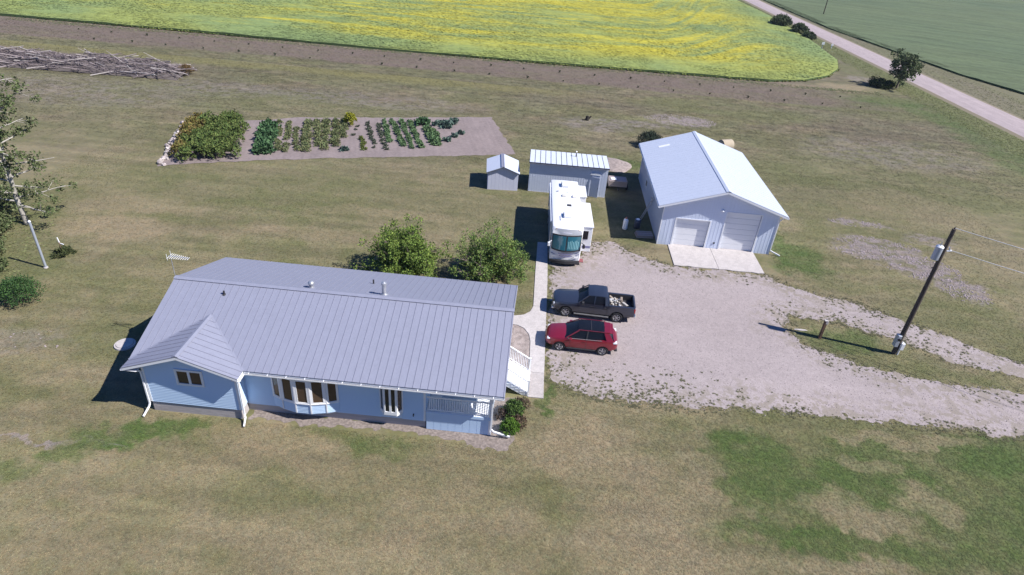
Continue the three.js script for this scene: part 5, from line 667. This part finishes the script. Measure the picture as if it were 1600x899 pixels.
for (const [x, z, rx, h, sd, l] of [[-42.5, -16.5, 2.2, 1.3, 321, 'leafy undergrowth below the thin pale poplar trunk'], [-44.5, -19.2, 2.5, 1.8, 322, 'dark undergrowth between the two poplars'], [-38.4, -11.6, 1.4, 0.5, 323, 'low weedy clump behind the round dark shrub'], [-40.5, -13.5, 1.8, 0.8, 324, 'low weeds at left edge below the poplars']]) shrub('undergrowth', l, [x, 0, z], rx, h, 110, 0.2, POP, sd, { flat: 1, dz: 0.9 }, 'undergrowth below the poplars', 'undergrowth');

// ---------------------------------------------------------------- vegetable garden
const gx = (u, v) => { // u along the garden (0 at left, metres), v across from front; rows run across
  const a = 0.26; return [-31.6 + u * Math.cos(a) + v * -0.25, -37.6 - u * Math.sin(a) * 0.62 - v * 0.968]; };
{
  const kinds = {
    potato: { rx: 0.5, h: 0.5, n: 22, leaf: 0.2, cols: [[0.13, 0.175, 0.075], [0.16, 0.19, 0.09], [0.2, 0.2, 0.1]] }, squash: { rx: 0.95, h: 0.9, n: 60, leaf: 0.32, cols: [[0.045, 0.105, 0.045], [0.065, 0.135, 0.06], [0.09, 0.17, 0.075]] },
    cabbage: { rx: 0.42, h: 0.32, n: 14, leaf: 0.26, cols: [[0.09, 0.15, 0.12], [0.12, 0.18, 0.15]] }, bean: { rx: 0.36, h: 0.4, n: 16, leaf: 0.2, cols: [[0.11, 0.19, 0.085], [0.14, 0.215, 0.1]] }, herb: { rx: 0.26, h: 0.25, n: 9, leaf: 0.15, cols: [[0.12, 0.16, 0.04], [0.16, 0.19, 0.05]] }, seedling: { rx: 0.24, h: 0.18, n: 7, leaf: 0.15, cols: [[0.075, 0.095, 0.07], [0.1, 0.115, 0.08]] },
  };
  const geo = {}; for (const k in kinds) geo[k] = [0, 1, 2].map((i) => { const r = rng(400 + i * 7 + k.length * 31), K = kinds[k], lv = []; for (let j = 0; j < K.n; j++) { const a = r() * 6.283, q = Math.pow(r(), 0.55); leaves(r, lv, V(Math.cos(a) * K.rx * q, K.h * (1 - q * q * 0.6) * (0.4 + 0.6 * r()), Math.sin(a) * K.rx * q), 9, K.rx * 0.28, K.leaf, K.cols, { w: 0.38, up: 0.5 }); } return leafG(lv); });
  const r = rng(431);
  const put = (kind, name, x, z, label, group, s = 1) => { const o = top(name, geo[kind][Math.floor(r() * 3)], foliageM, label, 'plant', group); o.position.set(x, 0.02, z); o.rotation.y = r() * 6.28; o.scale.setScalar(s * (0.85 + 0.3 * r())); return o; };
  const row = (kind, name, A, B, n, label, group, s = 1, skip = 0) => { let q = 0; for (let i = n - 1; i >= 0; i--) { if (r() < skip) continue; const t = n > 1 ? i / (n - 1) : 0; put(kind, name, mix(A[0], B[0], t) + (r() - 0.5) * 0.2, mix(A[1], B[1], t) + (r() - 0.5) * 0.25, `${ORD[q++]} ${label}`, group, s); } };
  row('squash', 'squash_plant', [-32.0, -47.2], [-29.5, -39.6], 5, 'large dark leafy plant from front in leftmost crop row', 'dark leafy plants of the leftmost row', 1);
  [[[-31.5, -49.3], [-28.2, -40.6], 11], [[-30.5, -49.7], [-27.2, -40.3], 11], [[-29.2, -48.8], [-26.2, -40.8], 9], [[-28.3, -50.4], [-25.3, -41.0], 11], [[-27.3, -51], [-24.7, -43.0], 9], [[-26.3, -51.4], [-23.5, -42.0], 11], [[-25.3, -52], [-22.7, -43.4], 10], [[-24.4, -52.3], [-22.7, -46.4], 7]].forEach(([A, B, n], i) => row('potato', 'potato_plant', A, B, n, i < 3 ? `yellowish potato plant from front in ${ORD[i]} potato row from left` : `green potato plant from front in ${ORD[i]} potato row from left`, i < 3 ? 'yellowish potato plants' : 'green potato plants', i < 3 ? 0.72 : 0.92, i < 3 ? 0.08 : 0.02));
  put('cabbage', 'cabbage', -21.3, -42.3, 'lone grey cabbage in front of the potato rows', undefined, 1.2);
  row('herb', 'lettuce', [-20.4, -46.3], [-19.3, -43.0], 6, 'bright lettuce from front in the short bright row', 'lettuce in the short row', 1.3);
  row('seedling', 'seedling', [-21.4, -52.5], [-18.4, -44.0], 13, 'small greyish seedling from front in left thin row', 'seedlings of the left thin row', 1.1, 0.1); row('seedling', 'seedling', [-20.0, -52.5], [-17.0, -43.6], 14, 'small greyish seedling from front in right thin row', 'seedlings of the right thin row', 1.2, 0.1); row('seedling', 'seedling', [-22.2, -50.8], [-21.6, -46.5], 5, 'sparse seedling from front just right of potato block', 'seedlings right of the potatoes', 1, 0.2);
  [[[-19.5, -53.8], [-17.1, -46.3], 14], [[-18.6, -54.1], [-15.3, -45.3], 15], [[-17.5, -54.4], [-14.1, -45.1], 15], [[-16.4, -54.3], [-13.2, -45.5], 15]].forEach(([A, B, n], i) => row('bean', 'bean_plant', A, B, n, `green bean plant from front in ${ORD[i]} thick row from left`, ['beans of the first row', 'beans of the second row', 'beans of the third row', 'beans of the fourth row'][i], 0.88));
  for (let i = 0; i < 3; i++) row('bean', 'pea_plant', [-14.0 + i * 0.6, -52.2 + i * 0.2], [-11.9 + i * 0.3, -46.8], 9, `bluish green plant from front in ${ORD[i]} row of feathery patch`, 'plants of the feathery patch', 1);
  put('squash', 'squash_plant', -14.6, -54.0, 'single dark squash plant behind the feathery patch', undefined, 0.85);
  for (const [x, z, w] of [[-12.9, -54.2, 'leftmost'], [-11.9, -54.7, 'second'], [-11.5, -53.7, 'third'], [-10.8, -55.6, 'rightmost']]) put('cabbage', 'cabbage', x, z, `${w} blue green cabbage of the loose back group`, 'cabbages of the back group', 1.35); for (const [x, z, w] of [[-10.7, -48.5, 'nearest'], [-9.9, -50.3, 'middle'], [-9.3, -51.8, 'farthest']]) put('cabbage', 'cabbage', x, z, `${w} blue green cabbage of the slanting three`, 'cabbages of the slanting row', 1.1);
  shrub('yellow_bush', 'bright yellow flowering bush at back of garden', [-23.2, 0, -51.2], 0.7, 1.5, 60, 0.2, [[0.34, 0.33, 0.03], [0.25, 0.27, 0.035]], 441);
  // raspberry patch: canes one can tell apart only as a mass, split into bushes
  const rp = [[-36.9, -34.4], [-34.3, -35.1], [-31.3, -37.0], [-32.6, -42.6], [-35.6, -49.0], [-40.6, -46.4], [-40.1, -43.2]]; let n = 0; const rr = rng(451);
  let rw = 0; for (let z = -34.8; z > -49; z -= 1.25, rw++) for (let x = -41, cq = 0; x < -30; x += 1.3) { const px = x + (rr() - 0.5) * 0.6, pz = z + (rr() - 0.5) * 0.5; if (sdPoly(rp, px, pz) > -0.25) continue; const red = px < -39.2 + (pz + 45) * 0.28 || rr() < 0.05 || pz < -48.2; shrub('raspberry_bush', `${red ? 'orange tinged' : 'green'} raspberry bush, ${ORD[cq++]} from left in ${ORD[rw]} row from front`, [px, 0, pz], 0.85, 1.35 + 0.4 * rr(), 26, 0.24, red ? [[0.19, 0.15, 0.045], [0.15, 0.16, 0.045], [0.22, 0.17, 0.06]] : [[0.115, 0.165, 0.045], [0.09, 0.14, 0.04], [0.15, 0.185, 0.055]], 460 + n++, { k: 16, cl: 0.3 }, red ? 'orange tinged raspberry bushes' : 'green raspberry bushes', 'bush'); }
  const sr = rng(499), stoneG = [0, 1, 2].map((i) => { const g = new THREE.DodecahedronGeometry(0.3, 0), p = g.attributes.position; for (let k = 0; k < p.count; k++) { const q = 0.8 + 0.35 * vn(p.getX(k) * 7 + i * 9, p.getZ(k) * 7 + p.getY(k) * 5); p.setXYZ(k, p.getX(k) * q, p.getY(k) * q * 0.7, p.getZ(k) * q); } g.computeVertexNormals(); return g; }), stM = [std(lin(0.38, 0.33, 0.33), 0.95), std(lin(0.3, 0.265, 0.26), 0.95), std(lin(0.44, 0.4, 0.39), 0.95)];
  const line = [[-37.4, -33.3], [-38.2, -35.4], [-39.3, -38.5], [-40.4, -41.7], [-40.95, -43.9], [-41.6, -45.9], [-41.3, -46.9]];
  for (let i = 0; i + 1 < line.length; i++) for (let k = 0; k < 9; k++) { const t = (k + sr() * 0.8) / 9; const o = top('border_stone', stoneG[k % 3], stM[Math.floor(sr() * 3)], `${ORD[k]} pale field stone in ${ORD[i]} stretch of garden edging from front`, 'stone', 'stones edging the garden'); o.position.set(mix(line[i][0], line[i + 1][0], t) + (sr() - 0.5) * 0.7, 0.1, mix(line[i][1], line[i + 1][1], t)); o.rotation.set(sr() * 3, sr() * 6, sr() * 3); o.scale.setScalar(0.6 + 0.6 * sr()); }
}
// ---------------------------------------------------------------- young shelterbelt trees on the worked strip
{
  const r = rng(520), lv = []; for (let i = 0; i < 12; i++) leaves(r, lv, V((r() - 0.5) * 0.4, 0.15 + r() * 0.4, (r() - 0.5) * 0.4), 8, 0.12, 0.16, [[0.03, 0.05, 0.025], [0.045, 0.065, 0.03]]); const lg = leafG(lv), sg = rod(V(0, 0, 0), V(0, 0.5, 0), 0.02, 0.01, 5);
  const proto = thing('sapling', 'first tiny dark sapling from left in near planted row', 'sapling', [-77, 0, -83.9], 0, 'saplings of the near row'); proto.scale.setScalar(0.55); part('stem', sg, barkGrey, proto); part('foliage', lg, foliageM, proto);
  const add = (x, z, s, l, g) => { const c = proto.clone(); c.name = numbered('sapling'); c.position.set(x, 0, z); c.rotation.y = r() * 6; c.scale.setScalar(s); tag(c, l, 'sapling', g); scene.add(c); };
  let q1 = 1, q2 = 0; for (let i = 1; i < 22; i++) if (r() > 0.06) add(-77 + i * 6.2 + (r() - 0.5) * 0.5, -84.1 + (r() - 0.5) * 0.4, 0.42 + 0.3 * r(), `${ORD[q1++]} tiny dark sapling from left in near planted row`, 'saplings of the near row');
  for (let i = 0; i < 23; i++) if (r() > 0.06) add(-84 + i * 6.2 + (r() - 0.5) * 0.5, -90.3 + (r() - 0.5) * 0.4, 0.42 + 0.3 * r(), `${ORD[q2++]} tiny dark sapling from left in far planted row`, 'saplings of the far row');
}
// ---------------------------------------------------------------- brush pile
{
  const B = thing('brush_pile', 'long heap of grey dead branches at upper left', 'brush pile', [-69, 0, -66.2], 0.05), r = rng(540), cols = [[0.27, 0.23, 0.23], [0.2, 0.165, 0.17], [0.33, 0.295, 0.29], [0.14, 0.115, 0.12], [0.4, 0.37, 0.36]].map((c) => std(lin(...c), 1)), unit = [new THREE.CylinderGeometry(0.5, 1, 1, 6), new THREE.CylinderGeometry(0.25, 1, 1, 5)];
  const hAt = (x, z) => 1.7 * Math.sqrt(Math.max(0, 1 - (x / 17.2) ** 8)) * Math.max(0, 1 - (z / 3.4) ** 2) * (0.75 + 0.5 * vn(x * 0.4 + 9, z * 0.5));
  const place = (rad, len) => { const x = (r() - 0.5) * 33, z = (r() - 0.5) * 6.2, y = hAt(x, z) * (0.5 + 0.6 * r()) + 0.08, a = (r() - 0.5) * 1.5 + (r() < 0.5 ? Math.PI : 0), e = (r() - 0.5) * 0.55 + (r() < 0.06 ? 0.5 : 0), d = V(Math.cos(a) * Math.cos(e), Math.sin(e), Math.sin(a) * Math.cos(e)); return [V(x, y, z), d, rad, len]; };
  for (let i = 0; i < 290; i++) { const [p, d, rad, len] = place(0.05 + 0.1 * r() * r(), 1.8 + 4 * r()); const o = part('branch', unit[i & 1], cols[Math.floor(r() * 5)], B); o.position.copy(p); o.quaternion.setFromUnitVectors(V(0, 1, 0), d); o.scale.set(rad, len, rad); }
  const tw = []; for (let i = 0; i < 1500; i++) { const [p, d, rad, len] = place(0.015 + 0.03 * r(), 0.8 + 2 * r()); p.y *= 0.9; tw.push(rod(p.clone().addScaledVector(d, -len / 2), p.clone().addScaledVector(d, len / 2), rad, rad * 0.5, 4)); } const t = part('twigs', tw, cols[1], B); t.userData.kind = 'stuff';
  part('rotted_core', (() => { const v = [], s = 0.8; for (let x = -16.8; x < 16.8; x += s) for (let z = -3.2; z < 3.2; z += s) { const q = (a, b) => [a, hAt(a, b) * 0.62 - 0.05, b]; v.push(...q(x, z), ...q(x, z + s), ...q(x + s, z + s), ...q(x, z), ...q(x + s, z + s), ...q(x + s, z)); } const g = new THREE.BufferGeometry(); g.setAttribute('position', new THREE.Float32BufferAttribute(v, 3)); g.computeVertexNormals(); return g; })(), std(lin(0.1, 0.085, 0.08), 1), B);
  shrub('dry_weeds', 'rusty dry weeds at right end of the brush pile', [-52.4, 0, -67.2], 1.0, 1.3, 60, 0.25, [[0.2, 0.13, 0.06], [0.15, 0.11, 0.05]], 545, { w: 0.12, up: 1.2 }, undefined, 'weeds');
}
// ---------------------------------------------------------------- poles, posts, odds and ends
const poleM = new THREE.MeshStandardMaterial({ map: speck([0.075, 0.06, 0.05], 0.5, 71), roughness: 1 }), greyMetal = std(lin(0.38, 0.42, 0.5), 0.4, { metalness: 0.3 });
{
  const P = thing('utility_pole', 'dark wooden utility pole with transformer on grass island', 'utility pole', [26.97, 0, -12.46]);
  part('pole', rod(V(0, -0.3, 0), V(0, 9.83, 0), 0.17, 0.12, 14), poleM, P);
  const tr = part('transformer', rod(V(-0.42, 7.7, 0.12), V(-0.42, 8.6, 0.12), 0.23, 0.23, 20), greyMetal, P); part('lid', rod(V(-0.42, 8.6, 0.12), V(-0.42, 8.68, 0.12), 0.24, 0.16, 20), M.white, tr); part('bushing', rod(V(-0.42, 8.7, 0.12), V(-0.42, 8.95, 0.12), 0.05, 0.03, 8), M.galv, tr); part('bracket', [bar(V(-0.2, 8.3, 0.06), V(0, 8.3, 0), 0.06, 0.08), bar(V(-0.2, 7.95, 0.06), V(0, 7.95, 0), 0.06, 0.08)], M.dark, tr);
  part('insulator', rod(V(0.14, 8.3, 0.05), V(0.42, 8.36, 0.05), 0.05, 0.07, 10), M.white, P); part('cutout', bar(V(0.2, 8.6, 0.05), V(0.34, 8.3, 0.08), 0.05, 0.07), M.white, P); part('insulator', rod(V(0, 9.83, 0), V(0, 9.98, 0), 0.04, 0.03, 8), M.dark, P); part('step_bolt', rod(V(-0.26, 7.0, 0), V(-0.12, 7.0, 0), 0.03, 0.03, 6), M.dark, P);
  const mb = part('meter_box', rbx(-0.36, -0.1, 0.7, 1.65, -0.12, 0.24, 0.03), greyMetal, P); part('meter', rod(V(-0.23, 1.35, 0.24), V(-0.23, 1.35, 0.34), 0.1, 0.09, 16), M.glassDark, mb); part('conduit', rod(V(0.2, 0, 0.12), V(0.2, 1.1, 0.12), 0.055, 0.055, 10), M.white, P); part('breaker_box', rbx(0.1, 0.34, 0.5, 1.05, 0.08, 0.28, 0.02), M.white, P);
  const wire = (a, b, sag, label) => { const pts = []; for (let i = 0; i <= 14; i++) { const t = i / 14; const p = a.clone().lerp(b, t); p.y -= sag * 4 * t * (1 - t); pts.push(p); } const o = top('power_line', new THREE.TubeGeometry(new THREE.CatmullRomCurve3(pts), 40, 0.02, 5), std(lin(0.62, 0.62, 0.64), 0.4, { metalness: 0.4 }), label, 'wire'); return o; };
  wire(V(26.97, 9.9, -12.46), V(67, 9.1, 7.8), 0.6, 'upper overhead wire leading right from the pole top'); wire(V(27.4, 8.36, -12.41), V(67, 7.5, 6.2), 0.6, 'lower overhead wire leading right from the transformer');
}
{ const P = thing('block_heater_post', 'short rusty brown post on the grass island', 'post', [22.07, 0, -13.45]); part('post', rbx(-0.09, 0.09, 0, 1.55, -0.09, 0.09, 0.015), std(lin(0.13, 0.075, 0.05), 0.95), P); part('outlet_box', rbx(-0.02, 0.16, 1.3, 1.56, -0.08, 0.1, 0.02), M.concrete, P); part('cap', bx(-0.11, 0.11, 1.55, 1.6, -0.11, 0.11), std(lin(0.45, 0.42, 0.4), 0.9), P);
  top('flat_stone', new THREE.DodecahedronGeometry(0.4, 0).scale(1.3, 0.12, 0.28).translate(21.0, 0.03, -14.3), M.concreteGrey, 'flat pale stone lying left of the brown post', 'stone'); }
{ const P = thing('steel_post', 'tall bluish steel post at left lawn edge', 'post', [-34.71, 0, -12.82]); part('post', rod(V(0, 0, 0), V(0, 3.75, 0), 0.085, 0.085, 14), greyMetal, P); part('cap', rod(V(0, 3.75, 0), V(0, 3.82, 0), 0.1, 0.06, 14), M.white, P); part('collar', rod(V(0, 0, 0), V(0, 0.08, 0), 0.16, 0.14, 14), M.concrete, P); }
{ const P = thing('yard_hydrant', 'brown standpipe with white handle in weeds at left', 'hydrant', [-34.95, 0, -15.0]); part('pipe', rod(V(0, 0, 0), V(0, 0.8, 0), 0.035, 0.035, 8), M.wood, P); part('head', rod(V(0, 0.78, 0), V(0, 0.95, 0), 0.06, 0.06, 10), M.wood, P); part('handle', bar(V(0, 0.9, 0), V(-0.05, 1.35, 0), 0.06, 0.06), M.white, P); part('spout', bar(V(0, 0.88, 0), V(0.35, 0.82, 0.05), 0.05, 0.05), M.white, P);
  shrub('weed_clump', 'dark weeds around the brown standpipe', [-34.8, 0, -14.9], 0.75, 0.3, 30, 0.16, [[0.05, 0.065, 0.025], [0.08, 0.095, 0.035]], 551, { flat: 1 }, undefined, 'weeds'); }
{ const S = thing('tree_stump', 'small charred stump alone on the back lawn', 'stump', [6.8, 0, -62.7]); part('stem', [rod(V(0, 0, 0), V(0.05, 0.6, 0), 0.3, 0.2, 10)], std(lin(0.02, 0.018, 0.015), 1), S); part('root', [bar(V(0.1, 0.1, 0), V(0.55, 0.55, -0.2), 0.16, 0.16), bar(V(-0.2, 0.1, 0.1), V(-0.6, 0.02, 0.2), 0.18, 0.14)], std(lin(0.025, 0.02, 0.016), 1), S); }
{ const S = thing('utility_trailer', 'small wooden box trailer in the shade by sheds', 'trailer', [9.15, 0, -38.5], 0.03); const wd = std(lin(0.3, 0.25, 0.23), 0.9); part('floor', bx(-0.95, 0.95, 0.48, 0.54, -0.7, 0.7), wd, S);
  for (const s of [-1, 1]) { for (let i = 0; i < 3; i++) { part('side_board', bx(-0.95, 0.95, 0.56 + i * 0.19, 0.72 + i * 0.19, s * 0.7 - 0.02, s * 0.7 + 0.02), wd, S); part('end_board', bx(s * 0.95 - 0.02, s * 0.95 + 0.02, 0.56 + i * 0.19, 0.72 + i * 0.19, -0.67, 0.67), wd, S); } const g = wheel(S, 0, 0, 0.28, 0.16, s, 5); g.position.set(s * 1.08, 0.28, 0); g.rotation.y = Math.PI / 2; }
  part('tarp', slab([V(-0.9, 1.1, 0.65), V(0.9, 1.05, 0.65), V(0.9, 1.12, -0.65), V(-0.9, 1.16, -0.65)], 0.02), std(lin(0.26, 0.22, 0.23), 0.6), S); part('drawbar', bar(V(0, 0.45, 0.7), V(0, 0.4, 1.5), 0.08, 0.08), M.dark, S); part('sheet', bx(-0.75, -0.15, 1.16, 1.19, -0.1, 0.5), M.white, S); }
{ const m = new THREE.SphereGeometry(1, 20, 10, 0, 6.283, 0, Math.PI / 2), p = m.attributes.position; for (let i = 0; i < p.count; i++) { const q = 0.85 + 0.3 * vn(p.getX(i) * 2 + 5, p.getZ(i) * 2); p.setXYZ(i, p.getX(i) * 2.0 * q, p.getY(i) * 0.3 * q, p.getZ(i) * 2.3 * q); } m.computeVertexNormals(); m.translate(9.5, 0, -45.6); m.setAttribute('uv', new THREE.Float32BufferAttribute(Array.from({ length: p.count * 2 }, (_, i) => i % 2 ? p.getZ(i >> 1) : p.getX(i >> 1)), 2)); top('gravel_mound', m, gravelM, 'low pale gravel mound behind the long shed', 'mound'); }
{ const T = thing('propane_bottle', 'pale upright gas bottle in shade of workshop', 'gas bottle', [9.2, 0, -28.6]); part('tank', new THREE.LatheGeometry([[0, 0.02], [0.2, 0.04], [0.23, 0.15], [0.23, 0.95], [0.15, 1.1], [0, 1.14]].map(([a, b]) => new THREE.Vector2(a, b)), 20), M.trim, T); part('valve_guard', rod(V(0, 1.12, 0), V(0, 1.28, 0), 0.1, 0.1, 12), std(lin(0.3, 0.12, 0.08), 0.6), T); part('foot_ring', rod(V(0, 0, 0), V(0, 0.05, 0), 0.2, 0.2, 16), M.dark, T); }
{ const T = thing('oil_drum', 'dark drum with white lid near workshop wall', 'drum', [10.4, 0, -29.2]); part('barrel', new THREE.LatheGeometry([[0, 0], [0.29, 0.01], [0.29, 0.28], [0.305, 0.3], [0.29, 0.32], [0.29, 0.56], [0.305, 0.58], [0.29, 0.6], [0.29, 0.88], [0, 0.88]].map(([a, b]) => new THREE.Vector2(a, b)), 24), std(lin(0.05, 0.06, 0.09), 0.5), T); part('lid', rod(V(0, 0.885, 0), V(0, 0.95, 0), 0.2, 0.14, 16), M.white, T); }
{ const T = thing('leaning_ladder', 'aluminium ladder leaning on the left workshop wall', 'ladder', [11.35, 0, -31.3]); for (const z of [-0.2, 0.2]) part('rail', bar(V(-0.35, 0, z), V(0.5, 2.3, z), 0.04, 0.09), M.galv, T); for (let i = 1; i < 8; i++) part('rung', rod(V(-0.35 + i * 0.106, i * 0.287, -0.2), V(-0.35 + i * 0.106, i * 0.287, 0.2), 0.02, 0.02, 6), M.galv, T); }
{ const T = thing('lumber_stack', 'low stack of boards by workshop front left corner', 'lumber', [10.9, 0, -27.6], 0.1); const wm = [std(lin(0.3, 0.27, 0.27), 0.9), std(lin(0.24, 0.2, 0.19), 0.9)]; for (let k = 0; k < 3; k++) for (let i = 0; i < 5; i++) part('board', bx(-0.8 + 0.05 * (k + i % 2), 0.75, 0.03 + k * 0.09, 0.11 + k * 0.09, -0.45 + i * 0.19, -0.28 + i * 0.19), wm[(i + k) % 2], T); }
{ const T = thing('straw_bale', 'pale tan round bale behind workshop right roof', 'bale', [24.2, 0, -54.6], 0.4); part('roll', rod(V(-0.75, 0.75, 0), V(0.75, 0.75, 0), 0.75, 0.75, 24), std(lin(0.4, 0.34, 0.26), 1), T); part('wrap', [rod(V(-0.45, 0.75, 0), V(-0.4, 0.75, 0), 0.757, 0.757, 24), rod(V(0.4, 0.75, 0), V(0.45, 0.75, 0), 0.757, 0.757, 24)], std(lin(0.43, 0.38, 0.3), 1), T); }
{ const T = thing('road_sign', 'small sign on a post between canola and road', 'sign', [65.5, 0, -137.8]); part('post', rod(V(0, 0, 0), V(0, 1.9, 0), 0.09, 0.08, 8), greyMetal, T); part('plate', rbx(-0.32, 0.32, 1.35, 1.95, 0.08, 0.12, 0.02), M.trim, T); part('brace', bar(V(0, 1.0, 0.0), V(0.0, 1.3, 0.08), 0.06, 0.06), M.dark, T);
  const U = thing('marker_post', 'white marker post beside the gravel road', 'marker', [69.6, 0, -142.5]); part('post', rod(V(0, 0, 0), V(0, 0.7, 0), 0.1, 0.1, 8), M.white, U); part('disc', rbx(-0.28, 0.28, 0.55, 1.05, 0.1, 0.16, 0.03), M.white, U); }
{ const T = thing('far_utility_pole', 'distant utility pole beyond the gravel road', 'utility pole', [91, 0, -209]); part('pole', rod(V(0, 0, 0), V(0, 9.5, 0), 0.18, 0.12, 8), poleM, T); part('crossarm', bx(-1, 1, 8.6, 8.75, -0.06, 0.06), poleM, T); for (const x of [-0.8, 0, 0.8]) part('insulator', rod(V(x, 8.75, 0), V(x, 8.95, 0), 0.05, 0.04, 6), M.white, T); }
renderer.render(scene, camera);
